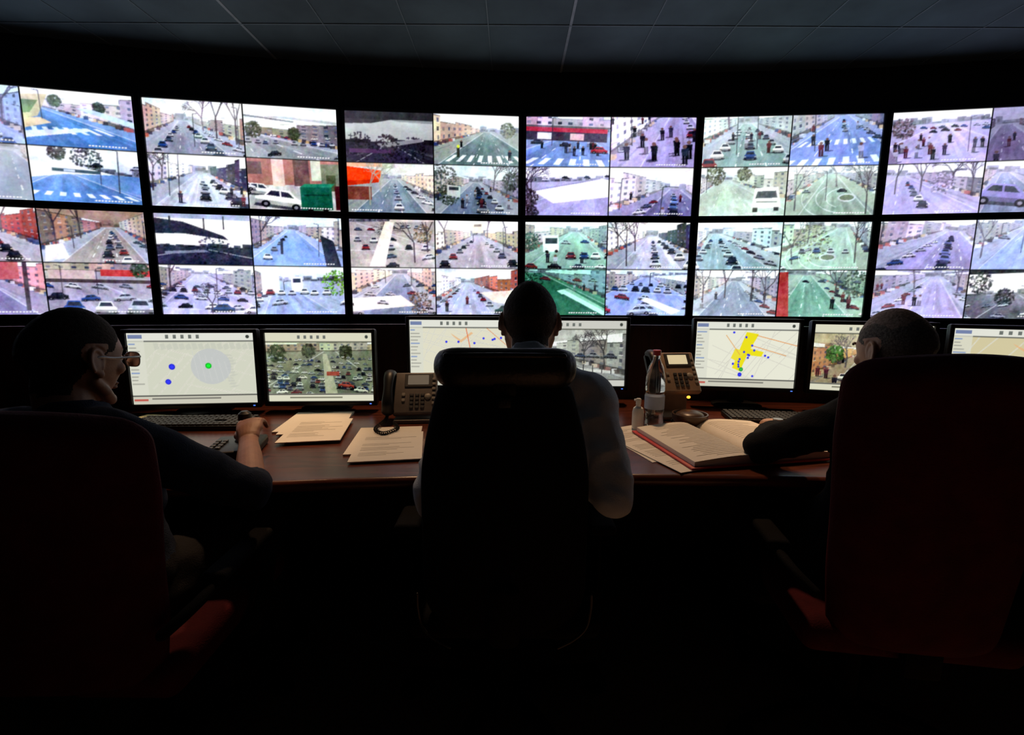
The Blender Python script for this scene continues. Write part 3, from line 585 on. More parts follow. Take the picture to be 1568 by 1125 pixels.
# ------------------------------------------------------------------ room shell
CZ = 2.78
bm = bmesh.new()
arc = [nodes[i] for i in range(-1, 8)]
arc = [arc[0] - V((1.2 * math.cos(.36), 1.2 * math.sin(.36), 0)) * .2] + arc + [arc[-1] + V((.25, -.08, 0))]
fr, bk = [], []
for z in (0, CZ):
    fr.append([V((p.x, p.y + .085, z)) for p in arc]); bk.append([V((p.x, p.y + .2, z)) for p in arc])
grid_shell(bm, fr, bk); obj('wall_back', bm, m_wall, smooth=False)
XL, XR, YF = arc[0].x, arc[-1].x, -2.2
bm = bmesh.new(); box(bm, ((XL + XR) / 2, .8, -.05), (XR - XL + .2, 6.2, .1)); obj('floor', bm, m_floor, smooth=False)
bm = bmesh.new(); box(bm, (XL - .05, .8, CZ / 2), (.1, 6.2, CZ)); obj('wall_left', bm, m_wall, smooth=False)
bm = bmesh.new(); box(bm, (XR + .05, .8, CZ / 2), (.1, 6.2, CZ)); obj('wall_right', bm, m_wall, smooth=False)
bm = bmesh.new(); box(bm, ((XL + XR) / 2, YF - .05, CZ / 2), (XR - XL + .2, .1, CZ)); obj('wall_front', bm, m_wall, smooth=False)
bm = bmesh.new(); box(bm, ((XL + XR) / 2, .8, CZ + .05), (XR - XL + .2, 6.2, .1), mi=0)
x = -1.55 - .468 * 6
k = 0
while x < XR:
    br = k in (6, 10)
    box(bm, (x, .7, CZ - .001), (.015 if br else .006, 5.7, .006), mi=1 if br else 2); x += .468; k += 1
y = 2.925
while y > YF:
    box(bm, ((XL + XR) / 2, y, CZ - .0012), (XR - XL, .009, .006), mi=2); y -= .6
obj('ceiling', bm, [m_ceil, m_tbar, m_tbar2], smooth=False)
bm = bmesh.new(); box(bm, (XL + .008, .2, .05), (.016, 4.6, .1), bev=.004); obj('baseboard_left', bm, m_dmetal)
bm = bmesh.new(); box(bm, (XR - .008, .2, .05), (.016, 4.6, .1), bev=.004); obj('baseboard_right', bm, m_dmetal)

# ------------------------------------------------------------------ desk
def yf(x): return 1.30 - .061 * (x - .4) ** 2
root_d = root('control_desk')
xs = [-2.9 + 6.3 * i / 60 for i in range(61)]
def slab(bm, y0, y1, z0, z1, mi=0, ny=1):
    grid_shell(bm, [[V((x, yf(x) + y0, z)) for x in xs] for z in (z0, z1)], [[V((x, yf(x) + y1, z)) for x in xs] for z in (z0, z1)], mi)
bm = bmesh.new(); slab(bm, 0, 1.05, .715, .75); obj('desk_top', bm, m_wood, root_d, angle=50)
bm = bmesh.new()
pts = [V((x, yf(x), .7325)) for x in xs]; tube(bm, pts, [(.0175, .0175)] * len(pts), side=(0, 0, 1), seg=12, cap=True)
obj('rounded_front_edge', bm, m_wood, root_d)
bm = bmesh.new(); slab(bm, 1.02, 1.05, .75, 1.12); obj('back_riser', bm, m_wood_d, root_d, angle=50)
bm = bmesh.new(); slab(bm, .66, .69, .0, .715); obj('modesty_panel', bm, m_deskblk, root_d, angle=50)
bm = bmesh.new(); slab(bm, .648, .66, .0, .018); obj('kick_strip', bm, m_metal, root_d, angle=50)
bm = bmesh.new()
for x in (-2.88, -.4 - 1.2, 2.35, 3.38):
    box(bm, (x, yf(x) + .62, .357), (.035, .8, .714), bev=.004)
obj('gable_panels', bm, m_deskblk, root_d)

# ------------------------------------------------------------------ desktop monitors
MW, MH = 400, 250
def mapui(seed, dots, extra=None, bg=(212, 214, 196)):
    r = random.Random(seed); c = Cv(MW, MH, bg)
    for k in range(26):
        a = r.choice([.35, 1.9, 2.1, .5]) + r.uniform(-.1, .1); x, y = r.uniform(.15, 1), r.uniform(.15, .9); L = r.uniform(.1, .5)
        c.line((x - math.cos(a) * L, y - math.sin(a) * L), (x + math.cos(a) * L, y + math.sin(a) * L), .008, (230, 229, 216), 1)
        c.line((x - math.cos(a) * L, y - math.sin(a) * L), (x + math.cos(a) * L, y + math.sin(a) * L), .002, (188, 186, 168), 1)
    if extra: extra(c, r)
    for (x, y, s, col) in dots: c.ell(x, y, s, s * c.asp, col); c.ell(x, y, s * .6, s * .6 * c.asp, sc(col, 1.3))
    c.rect(0, 0, 1, .11, (228, 229, 218))
    for k in range(5): c.rect(.3 + k * .06, .03, .325 + k * .06, .08, (110, 115, 110))
    c.ell(.95, .055, .015, .025, (60, 65, 60)); c.rect(.01, .03, .12, .08, (70, 90, 150), .7)
    c.rect(0, .11, 1, .125, (90, 92, 88)); c.rect(0, .11, .13, .9, (220, 221, 206), .8)
    for k in range(12): c.rect(.01, .15 + k * .05, r.uniform(.05, .11), .165 + k * .05, (120, 145, 195) if k % 4 == 0 else (165, 165, 155))
    c.rect(0, .87, 1, .885, (60, 60, 58)); c.rect(0, .885, 1, 1, (205, 203, 186)); c.rect(.15, .91, .7, .93, (120, 118, 110)); c.rect(.01, .92, .12, .95, (190, 60, 50), .8)
    return np.clip(c.a, 0, 250)
def camui(a, bg=(222, 220, 196)):
    c = Cv(MW, MH, bg); h = int(MH * .74); y0 = int(MH * .14)
    src = a[:h, :MW]
    c.a[y0:y0 + src.shape[0], :] = src
    for k in range(5): c.rect(.3 + k * .06, .04, .325 + k * .06, .09, (110, 115, 110))
    c.ell(.95, .06, .015, .025, (60, 65, 60)); c.rect(0, .125, 1, .14, (90, 92, 80)); c.rect(0, .885, 1, .9, (60, 60, 58)); c.rect(.2, .93, .7, .95, (120, 118, 100))
    return np.clip(c.a, 0, 250)
BD = (40, 45, 215); GD = (20, 190, 40)
rr = random.Random(5)
def fx1(c, r):
    for k in range(16): c.poly([(.2 + .05 * k, .14 + .02 * (k % 3)), (.235 + .05 * k, .14), (.25 + .05 * k, .22), (.21 + .05 * k, .24)], (200, 203, 188), .8)
    for k in range(12): c.poly([(.75 + .02 * (k % 4), .3 + .04 * k), (.8 + .02 * (k % 4), .3 + .04 * k), (.82, .33 + .04 * k), (.77, .33 + .04 * k)], (200, 202, 189), .8)
    c.ell(.64, .47, .16, .25, (192, 196, 199), .75)
    for k in range(6): c.line((.5 + k * .05, .25 + .03 * k), (.54 + k * .05, .68), .004, (208, 210, 206))
def fxo(c, r):
    c.poly([(.4, .2), (.5, .3), (.6, .18), (.62, .2), (.5, .34), (.42, .24)], (235, 175, 120), .7)
    c.line((.55, .12), (.6, .5), .008, (225, 110, 70)); c.line((.6, .5), (1, .6), .006, (225, 130, 90)); c.line((.75, .12), (1, .45), .006, (225, 150, 100))
def fxy(c, r):
    c.poly([(.5, .15), (.62, .18), (.55, .4), (.68, .45), (.66, .52), (.52, .5), (.46, .75), (.38, .7)], (238, 226, 30)); c.poly([(.4, .4), (.5, .45), (.42, .6), (.36, .55)], (238, 226, 60))
    c.line((.6, .2), (1, .35), .006, (230, 140, 60)); c.line((.55, .35), (.9, .5), .006, (230, 150, 70)); c.line((.3, .2), (.45, .5), .006, (230, 160, 80))
big = dict(W=MW, H=MH, label=0)
screens = [
 (-1.61, 1.93, -1.08, 1.99, .775, 1.112, mapui(1, [(.33, .47, .026, BD), (.29, .68, .024, BD), (.62, .46, .026, GD)], fx1)),
 (-1.072, 1.995, -.588, 2.02, .778, 1.112, camui(S(61, sky=(205, 205, 195), far=(150, 148, 132), vy=.10, hl=0, hr=0, vx=.6, road=(118, 126, 112), pav=(134, 140, 122), x0=-.4, x1=1.4, tint=(175, 190, 140), ta=.3, haze=.15, gain=.84, lane=False, poles=0, extra=multi(Fc((0, .02), (1, .0), (1, .12), (0, .14), (176, 168, 148), 16, 2), Gb(.1, .16, .08, (46, 58, 38)), Gb(.4, .12, .06, (60, 68, 48)), Gb(.75, .14, .06, (52, 60, 42)), *[carrow(.22 + .062 * k, 15 - k, .030 + .005 * k, -.02 + .01 * (k % 2), .50 + .02 * (k % 3), dy=.07) for k in range(9)], *[carrow(.22 + .075 * k, 9, .030 + .005 * k, .62, 1.02, dy=.05) for k in range(7)], Pn((186, 188, 170), (.53, .16), (.57, .16), (.66, .76), (.54, .76)), Rc(.56, .42, .68, .48, (176, 60, 52)), lambda c, r: carside(c, .74, .66, .10, (188, 62, 54), .3), lambda c, r: carside(c, .88, .73, .09, (240, 240, 235), .3)), **big))),
 (-.495, 2.18, .018, 2.18, .819, 1.162, mapui(2, [(rr.uniform(.35, .95), rr.uniform(.2, .8), .011, BD) for k in range(18)], fxo, bg=(226, 223, 200))),
 (.030, 2.18, .548, 2.18, .819, 1.162, camui(S(62, sky=(190, 192, 190), far=(120, 122, 120), vy=.3, hl=.0, hr=.25, vx=.1, L=(140, 140, 140), R=(165, 165, 160), road=(150, 152, 152), pav=(150, 153, 153), tint=(175, 180, 170), ta=.6, x0=-.4, x1=1.1, gain=.86, trees=((.6, .5, .1), (.8, .55, .14)), extra=multi(carrow(.42, 7, .08, .4, 1.), Pn((205, 205, 205), (0, .5), (.9, .62), (.9, .66), (0, .56)), *[Rc(.05 + k * .09, .45 + .012 * k, .06 + k * .09, .56 + .012 * k, (70, 72, 72)) for k in range(10)]), **big), bg=(205, 205, 196))),
 (.82, 2.14, 1.285, 2.075, .832, 1.163, mapui(3, [(.5 + rr.gauss(0, .13), .5 + rr.gauss(0, .14), .011, BD) for k in range(16)] + [(.47, .72, .02, (40, 150, 60)), (.46, .8, .02, BD)], fxy, bg=(234, 234, 216))),
 (1.312, 2.07, 1.77, 1.95, .832, 1.158, camui(S(63, sky=(190, 180, 150), far=(140, 110, 90), vy=.25, hl=.1, hr=.2, vx=.5, L=(210, 150, 90), R=(190, 150, 100), road=(170, 160, 140), pav=(170, 155, 130), people=26, pb=(.4, .9), tint=(200, 190, 130), ta=.2, gain=.84, trees=((.3, .5, .1), (.6, .5, .1)), lane=False, extra=multi(Gb(.2, .3, .08, (60, 110, 50)), Gb(.7, .75, .06, (60, 130, 60)), carrow(.7, 3, .09, .3, .8)), **big))),
 (1.80, 1.94, 2.24, 1.72, .84, 1.152, mapui(4, [(.6, .5, .012, BD)], fxo, bg=(212, 202, 162))),
]
for (x0, y0, x1, y1, zb, zt, arr) in screens:
    w = math.hypot(x1 - x0, y1 - y0); h = zt - zb; yaw = math.atan2(y1 - y0, x1 - x0)
    r_ = root('computer_monitor', ((x0 + x1) / 2, (y0 + y1) / 2, .75), yaw); zc = (zb + zt) / 2 - .75
    bm = bmesh.new(); bz = .016
    box(bm, (0, .028, zc), (w - .006, .036, h), bev=.01)
    box(bm, (0, .055, zc), (w * .6, .04, h * .6), bev=.015)
    for sx in (-1, 1): box(bm, (sx * (w / 2 - bz / 2 - .002), .004, zc), (bz, .02, h), bev=.004)
    box(bm, (0, .004, zc + h / 2 - bz / 2), (w - .006, .02, bz), bev=.004); box(bm, (0, .004, zc - h / 2 + bz * .65), (w - .006, .02, bz * 1.3), bev=.004)
    box(bm, (w / 2 - .03, -.007, zc - h / 2 + bz * .6), (.008, .002, .004), mi=1)
    obj('screen_housing', bm, [m_black, m_blue_led], r_)
    bm = bmesh.new(); box(bm, (0, .09, zc * .5 + .005), (.07, .03, zc), bev=.008)
    lathe(bm, (0, .075, .0), [(.11, .001), (.11, .008), (.09, .014), (.02, .016)], seg=32)
    obj('stand', bm, m_black, r_)
    me = pic_mesh('monitor_picture', down(arr) * .97, w - .006 - 2 * bz, h - bz * 2.2)
    p = D.objects.new('screen_picture', me); scn.collection.objects.link(p); p.parent = r_; p.location = (0, .0035, zc + bz * .1)

# ------------------------------------------------------------------ chairs
def star_base(rt, metal, rot0=.3, R=.30):
    bm = bmesh.new()
    cyl(bm, (0, 0, .075), (0, 0, .13), .04, .035); cyl(bm, (0, 0, .12), (0, 0, .30), .028, mi=0); cyl(bm, (0, 0, .28), (0, 0, .42), .018, mi=1)
    for k in range(5):
        a = rot0 + k * 2 * math.pi / 5; d = V((math.cos(a), math.sin(a), 0)); s = V((-d.y, d.x, 0))
        tube(bm, [d * .03 + V((0, 0, .105)), d * .16 + V((0, 0, .10)), d * R + V((0, 0, .078))], [(.027, .018), (.022, .015), (.015, .011)], side=s, seg=12)
    obj('star_base', bm, [metal, m_dmetal], rt)
    bm = bmesh.new()
    for k in range(5):
        a = rot0 + k * 2 * math.pi / 5; d = V((math.cos(a), math.sin(a), 0)); s = V((-d.y, d.x, 0)); e = d * (R - .005)
        cyl(bm, e + V((0, 0, .05)), e + V((0, 0, .085)), .008)
        for q in (-1, 1):
            c0 = e + s * q * .008 + V((0, 0, .027)) + d * .012; cyl(bm, c0, c0 + s * q * .018, .027)
        tube(bm, [e + V((0, 0, .055)) - d * .012, e + V((0, 0, .06)) + d * .02], [(.022, .008), (.022, .007)], side=s, seg=12)
    obj('castors', bm, m_blackfab, rt)

def shell_back(bm, zs, hw, yc, th, curve=.06, n=14, mi=0):
    fr, bk = [], []
    for z in zs:
        w = hw(z); f = []; b = []
        for j in range(n + 1):
            u = -1 + 2 * j / n; e = 1 - abs(u) ** 4 * .75
            y = yc(z) + curve * u * u
            f.append(V((u * w, y + th * .5 * e, z))); b.append(V((u * w, y - th * .5 * e, z)))
        fr.append(f); bk.append(b)
    grid_shell(bm, fr, bk, mi)

def task_chair(loc, yaw):
    rt = root('office_chair', loc, yaw)
    star_base(rt, m_blackfab, .35, .30)
    bm = bmesh.new(); box(bm, (0, -.02, .415), (.2, .28, .05), bev=.012)
    tube(bm, [(0, -.1, .42), (0, -.22, .425), (0, -.285, .50), (0, -.290, .60)], [(.035, .012)] * 4, side=(1, 0, 0), smooth=5); obj('mechanism', bm, m_blackfab, rt)
    bm = bmesh.new(); box(bm, (0, .0, .462), (.47, .47, .065), bev=.03, seg=4); obj('seat', bm, m_blackfab, rt)
    def hw(z):
        t = (z - .47) / .59
        return .195 * (1 - .16 * max(0, 1 - t * 7) ** 2) * (1 - .24 * max(0, (t - .6) / .4) ** 1.6)
    yc = lambda z: -.265 + .05 * abs(z - .72) ** 1.2 - .05 * max(0, z - .72)
    bm = bmesh.new(); zs = [.47 + .59 * i / 18 for i in range(19)]
    shell_back(bm, zs, hw, yc, .035, .05)
    obj('backrest', bm, m_blackfab, rt, sub=1, angle=80)
    bm = bmesh.new()
    for s in (-1, 1):
        tube(bm, [(s * .206, -.228, .555), (s * .205, -.23, .52), (s * .194, -.238, .478), (s * .165, -.25, .456), (s * .125, -.27, .450)], [.0035] * 5, smooth=6, side=(0, 1, 0), seg=8)
    obj('frame_edge', bm, m_dmetal, rt)
    bm = bmesh.new()
    tube(bm, [(-.13, -.235, 1.098), (-.10, -.25, 1.10), (0, -.257, 1.10), (.10, -.25, 1.10), (.13, -.235, 1.098)], [(.040, .026), (.044, .032), (.044, .034), (.044, .032), (.040, .026)], side=(0, 0, 1), seg=24, smooth=4)
    tube(bm, [(-.125, -.262, 1.128), (0, -.288, 1.132), (.125, -.262, 1.128)], [.006] * 3, smooth=6, side=(0, 0, 1))
    obj('headrest', bm, m_blackl, rt)
    bm = bmesh.new(); box(bm, (0, -.275, 1.05), (.05, .015, .09), bev=.004)
    for q in (-1, 0, 1): box(bm, (q * .006, -.300, 1.034 + .002 * (q == 0)), (.003, .002, .009), mi=1)
    box(bm, (0, -.2985, 1.034), (.026, .004, .02), bev=.001)
    obj('headrest_bracket', bm, [m_black, m_dmetal], rt)
    bm = bmesh.new()
    for s in (-1, 1):
        tube(bm, [(s * .12, -.06, .41), (s * .21, -.06, .395), (s * .245, -.06, .45), (s * .25, -.07, .56), (s * .25, -.07, .655)], [(.018, .008)] * 5, side=(0, 1, 0), smooth=6, mi=0)
        box(bm, (s * .25, -.03, .668), (.065, .22, .028), bev=.012, seg=4, mi=0)
    obj('armrests', bm, [m_blackfab, m_dmetal], rt)

def exec_chair(loc, yaw, top, w=.25):
    rt = root('red_high_back_chair', loc, yaw)
    star_base(rt, m_blackfab, .9, .31)
    bm = bmesh.new(); box(bm, (0, -.02, .415), (.22, .3, .05), bev=.012)
    box(bm, (0, -.25, .44), (.08, .03, .08), bev=.01); obj('mechanism', bm, m_blackfab, rt)
    bm = bmesh.new(); box(bm, (0, .01, .455), (.48, .49, .085), bev=.035, seg=5); obj('seat', bm, m_red, rt)
    zb = .45
    def hw(z):
        t = (z - zb) / (top - zb)
        base = w * (.80 + .20 * min(1, t * 1.35))
        k = max(0., (t - .90) / .10)
        return base * (1 - .20 * k ** 3)
    bm = bmesh.new(); n = 26
    zs = [zb + (top - zb) * (i / n) ** .85 for i in range(n + 1)]
    fr, bk = [], []
    for z in zs:
        t = (z - zb) / (top - zb); ww = hw(z); f = []; b = []
        edge = (1 - max(0, (t - .93) / .07) ** 2 * .7) * (1 - max(0, (.05 - t) / .05) ** 2 * .5)
        for j in range(17):
            u = -1 + j / 8; e = (1 - abs(u) ** 5 * .8) * edge; y = -.25 + .035 * u * u - .035 * (t - .4)
            zz = z - (.02 * u * u * t)
            f.append(V((u * ww, y + .048 * e + .012 * math.exp(-((t - .25) / .15) ** 2), zz))); b.append(V((u * ww, y - .048 * e, zz)))
        fr.append(f); bk.append(b)
    grid_shell(bm, fr, bk); obj('backrest', bm, m_red, rt, sub=1, angle=80)
    bm = bmesh.new()
    for s in (-1, 1):
        tube(bm, [(s * .2, .0, .41), (s * .265, .0, .41), (s * .275, .06, .50), (s * .275, .09, .60), (s * .27, .0, .625), (s * .265, -.18, .61), (s * .23, -.24, .58)], [(.018, .012)] * 7, side=(0, 0, 1), smooth=6)
        box(bm, (s * .270, -.03, .635), (.055, .22, .026), bev=.011, seg=4)
    obj('armrests', bm, m_blackfab, rt)

task_chair((-.015, 1.25, 0), 0)
exec_chair((-.925, 1.09, 0), 0, 1.045, .25)
exec_chair((.965, 1.206, 0), math.radians(-8), 1.145, .222)

# ------------------------------------------------------------------ people
def skinmat(name, col):
    return M(name, col, .55, nvar=.12, nscale=40, bump=.06, bscale=250)
m_eye = M('eye_white', (.6, .56, .52), .2, bump=0); m_iris = M('iris', (.05, .03, .02), .2, bump=0)

def head(rt, Mx, neck_local, skin, hair, glasses=False, neck_r=.055, thin=0.):
    bm = bmesh.new()
    t = bmesh.new(); bmesh.ops.create_uvsphere(t, u_segments=48, v_segments=32, radius=1)
    g = lambda a, b: math.exp(-(a / b) ** 2)
    for v in t.verts:
        x, y, z = v.co; X = x * .075; Y = y * .096; Z = z * .117
        if z < 0:
            q = -z; X *= 1 - .20 * q * q; Y *= (1 - .48 * q) if y < 0 else (1 - .12 * q); Y += .008 * q
        else:
            X *= 1 + .06 * g(z - .35, .35)
            if y < 0: Y -= .006 * g(z - .25, .4)
        if y > 0:
            if Z > .02: Y *= 1 - .05 * min(1, (Z - .02) / .05)
            for s in (-1, 1): Y -= .013 * g(X - s * .031, .016) * g(Z - .002, .013)
            Y += .005 * g(Z - .022, .009) * g(X, .05)
            Y -= .004 * g(Z + .052, .007) * g(X, .03)
        v.co = (X, Y, Z)
    merge(bm, t)
    tube(bm, [(0, .084, .014), (0, .096, -.008), (0, .107, -.028)], [(.007, .007), (.008, .009), (.0095, .009)], seg=12)
    for s in (-1, 1): ell(bm, (s * .011, .095, -.033), (.008, .010, .007))
    ell(bm, (0, .083, -.062), (.022, .010, .0048)); ell(bm, (0, .081, -.072), (.019, .010, .0055))
    ell(bm, (0, .070, -.100), (.024, .019, .015))
    for s in (-1, 1):
        ell(bm, (s * .043, .060, -.022), (.021, .020, .018))
        tube(bm, [(s * .062, .0, -.050), (s * .054, .030, -.078), (s * .022, .064, -.102)], [.013, .013, .013], seg=10)
        R = Matrix.Rotation(s * .35, 3, 'Z') @ Matrix.Rotation(s * -.12, 3, 'Y')
        ell(bm, (s * .079, -.006, -.008), (.006, .016, .027), R)
        loop = []
        for k in range(15):
            a = -1.0 + k * (4.6 / 14); loop.append(V((s * .083, -.008, -.004)) + R @ V((0, math.cos(a + .4) * .017, math.sin(a + .4) * .028)))
        tube(bm, loop, [.0045] * 15, side=(1, 0, 0), seg=8)
        ell(bm, (s * .080, .002, -.034), (.006, .009, .010))
    nl = V(neck_local)
    tube(bm, [V((0, -.018, -.03)), V((0, -.022, -.075)), nl * .6 + V((0, -.012, -.045)), nl, nl + (nl - V((0, -.02, -.05))).normalized() * .05], [neck_r * .96, neck_r, neck_r, neck_r * 1.05, neck_r * 1.2], seg=20)
    def hairlim(y):
        if y < -.045: return -.080
        if y < -.012: return -.080 + (y + .045) / .033 * .078
        if y < .04: return -.002 + (y + .012) / .052 * .03
        return .028 + (y - .04) / .05 * .047
    def hairf(p):
        x, y, z = p
        if abs(x) > .0765 and abs(z + .008) < .045 and abs(y + .005) < .034: return False
        return z > hairlim(y) + .008 * noise.noise(V(p) * 70)
    def mat_i(p):
        if not hairf(p): return 0
        if thin and p.z > .06 + .02 * noise.noise(V(p) * 50) and abs(p.x) < .062 and p.y > -.075: return 2
        return 1
    def disp(co, n):
        if hairf(co): return min(.003, max(0, (co.z - hairlim(co.y)) * .15)) + .0010 * noise.noise(co * 160)
        return 0
    o = remesh('head', bm, [skin, hair, m_thin], .0032, 4, rt, lambda c, n: mat_i(c), disp)
    o.matrix_local = Mx
    bm = bmesh.new()
    for s in (-1, 1):
        ell(bm, (s * .031, .0725, .001), (.0125, .0125, .0115), mi=0); ell(bm, (s * .031, .0825, .001), (.0055, .0035, .0055), mi=1)
        tube(bm, [(s * .014, .093, .024), (s * .032, .095, .030), (s * .05, .081, .026)], [(.004, .003)] * 3, side=(0, 0, 1), mi=2, seg=8)
    o = obj('eyes_and_brows', bm, [m_eye, m_iris, hair], rt); o.matrix_local = Mx
    if glasses:
        bm = bmesh.new()
        for s in (-1, 1):
            cx = s * .034; pts = []
            for k in range(24):
                a = 2 * math.pi * k / 24; ca, sa = math.cos(a), math.sin(a)
                px = cx + .027 * math.copysign(abs(ca) ** .6, ca); pz = -.002 + .018 * math.copysign(abs(sa) ** .6, sa)
                pts.append(V((px, .111 - .35 * (abs(px) ** 2) * 4, pz)))
            tube(bm, pts, [.0015] * 24, closed=True, seg=6, side=(0, 1, 0), mi=0)
            f = bm.faces.new([bm.verts.new(p) for p in pts]); f.material_index = 1
            tube(bm, [(s * .060, .104, .006), (s * .076, .092, .006), (s * .082, .03, .004), (s * .082, -.004, .006), (s * .079, -.022, -.012)], [(.0028, .0012)] * 5, side=(0, 0, 1), seg=8, mi=0, smooth=4)
        tube(bm, [(-.008, .111, .002), (0, .113, .006), (.008, .111, .002)], [.0015] * 3, seg=6, smooth=3)
        o = obj('glasses', bm, [m_frame, m_lens], rt); o.matrix_local = Mx

def hand(rt, name, W, F, U, ts, curl, fore, skin, r_fore=.040, spread=.06, thumb=None):
    W = V(W); F = V(F).normalized(); U = V(U); U = (U - F * U.dot(F)).normalized(); X = F.cross(U)
    Mx = Matrix(((X.x, F.x, U.x, W.x), (X.y, F.y, U.y, W.y), (X.z, F.z, U.z, W.z), (0, 0, 0, 1)))
    fl = Mx.inverted() @ V(fore)
    bm = bmesh.new()
    tube(bm, [fl, fl * .5, V((0, -.01, 0)), V((0, .02, 0)), V((0, .05, .001)), V((0, .082, 0))], [(r_fore, r_fore * .92), ((r_fore + .028) / 2, (r_fore + .022) / 2), (.027, .021), (.030, .019), (.038, .017), (.038, .012)], side=(1, 0, 0), seg=20, smooth=4)
    ell(bm, (ts * .022, .035, -.010), (.017, .030, .014))
    bases = [.030, .0100, -.0100, -.029]; lens = [.068, .076, .071, .056]; rs = [.0088, .0090, .0086, .0076]
    for i in range(4):
        p = V((ts * bases[i], .078 - (.006 if i == 3 else 0), .001)); pts = [p - V((0, .02, 0)), p]; a = curl * (.8 + .1 * i)
        sx = ts * spread * (1.5 - i)
        for fr_, k in ((.45, 1.), (.30, 1.15), (.25, .7)):
            p = p + V((sx, math.cos(a), -math.sin(a))).normalized() * lens[i] * fr_; pts.append(p.copy()); a += curl * k
        tube(bm, pts, [rs[i], rs[i] * 1.06, rs[i], rs[i] * .92, rs[i] * .78], side=(1, 0, 0), seg=12)
    th = thumb or [(.020, .022, -.006), (.040, .050, -.016), (.046, .078, -.030), (.038, .100, -.040)]
    tube(bm, [V((ts * a, b, c)) for a, b, c in th], [.0125, .0115, .0105, .0085], seg=12, side=(0, 0, 1))
    o = remesh(name, bm, [skin], .0020, 2, rt); o.matrix_local = Mx

def person(name, P):
    rt = root(name)
    pel, chest, nb, hc = V(P['pelvis']), V(P['chest']), V(P['neck']), V(P['head'])
    sL, sR = V(P['shL']), V(P['shR']); side = (sR - sL).normalized()
    bm = bmesh.new()
    waist = pel.lerp(chest, .5); upper = (sL + sR) / 2
    k = P.get('bulk', 1.)
    tube(bm, [pel - V((0, 0, .04)), pel + V((0, 0, .03)), waist, chest, upper + V((0, 0, -.035)), upper + V((0, 0, .03))],
         [(.165 * k, .115 * k), (.168 * k, .12 * k), (.150 * k, .112 * k), (.165 * k, .118 * k), (.155 * k, .09), (.085, .06)], side=side, seg=28, smooth=5)
    for s, e, w, cf in ((sL, P['elL'], P['wrL'], P['cuffL']), (sR, P['elR'], P['wrR'], P['cuffR'])):
        e = V(e); w = V(w)
        tube(bm, [nb + V((0, -.01, -.015)), nb.lerp(s, .5) + V((0, -.012, .008)), s], [.050, .056, .062], seg=16, smooth=3)
        tube(bm, [s, s.lerp(e, .45), e], [.062, .056, .047], seg=16, smooth=4)
        cp = e.lerp(w, cf)
        tube(bm, [e, e.lerp(cp, .5), cp], [.047, .046, .044 if cf < .7 else .036], seg=16, cap=False)
        ell(bm, e, (.047, .047, .047))
        tube(bm, [cp - (cp - e).normalized() * .022, cp], [(.047 if cf < .7 else .039)] * 2, seg=16, cap=False)
    nd = (hc + V((0, -.02, -.06)) - nb).normalized()
    tube(bm, [nb - nd * .03, nb + nd * P.get('collar', .045)], [.075, .0645], seg=24, cap=False)
    kn = [V(P['knL']), V(P['knR'])]; an = [V(P['anL']), V(P['anR'])]
    for i, s in enumerate((-1, 1)):
        h = pel + side * s * .085 + V((0, 0, -.01))
        tube(bm, [h, h.lerp(kn[i], .5), kn[i]], [.085, .076, .060], seg=18, smooth=4)
        tube(bm, [kn[i], kn[i].lerp(an[i], .4), an[i]], [.060, .056, .045], seg=16, cap=False); ell(bm, kn[i], (.06, .06, .06))
    tz = pel.z + .075
    def disp(co, n):
        a = P.get('fold', .004)
        r1 = 1 - abs(noise.noise(V((co.x * 13 + co.z * 9, co.y * 11, co.z * 17)))) * 2
        return a * noise.noise(V((co.x * 9, co.y * 9, co.z * 22))) + a * .8 * r1
    remesh('clothed_body', bm, [P['top'], P['trousers']], .0065, 3, rt, lambda c, n: 1 if c.z < tz else 0, disp)
    bm = bmesh.new()
    for i in range(2):
        a = an[i]; f = V(P.get('face', (0, 1, 0)))
        tube(bm, [V((a.x, a.y, .045)) - f * .05, V((a.x, a.y, .055)), V((a.x, a.y, .045)) + f * .09, V((a.x, a.y, .033)) + f * .17], [(.036, .043), (.040, .052), (.045, .038), (.036, .026)], side=side, seg=16, smooth=4)
    obj('shoes', bm, m_blackl, rt)
    yaw, pit, rol = P['hrot']
    Mx = Matrix.Translation(hc) @ Matrix.Rotation(yaw, 4, 'Z') @ Matrix.Rotation(pit, 4, 'X') @ Matrix.Rotation(rol, 4, 'Y')
    head(rt, Mx, Mx.inverted() @ nb, P['skin'], P['hair'], P.get('glasses', False), thin=P.get('thin', 0))
    for nm, w, e, fd, ts, cf in (('left_hand', P['wrL'], P['elL'], P['fL'], 1, P['cuffL']), ('right_hand', P['wrR'], P['elR'], P['fR'], -1, P['cuffR'])):
        fore = V(w).lerp(V(e), max(.12, 1 - cf + .12))
        hand(rt, nm, w, fd, P.get('up_' + nm[0], (0, 0, 1)), ts, P.get('curl_' + nm[0], .35), fore, P['skin'], r_fore=.040 if cf < .7 else .031)
    if P.get('watch'):
        w, e = V(P['wrL']), V(P['elL']); d = (e - w).normalized(); c0 = w + d * .012; sd = d.orthogonal().normalized(); s2 = d.cross(sd)
        bm = bmesh.new(); tube(bm, [c0 + sd * .029 * math.cos(a * .3927) + s2 * .025 * math.sin(a * .3927) for a in range(16)], [(.004, .002)] * 16, closed=True, seg=8, side=d)
        cyl(bm, c0 + V((0, 0, .022)), c0 + V((0, 0, .031)), .016); obj('wrist_watch', bm, m_metal, rt)
    return rt

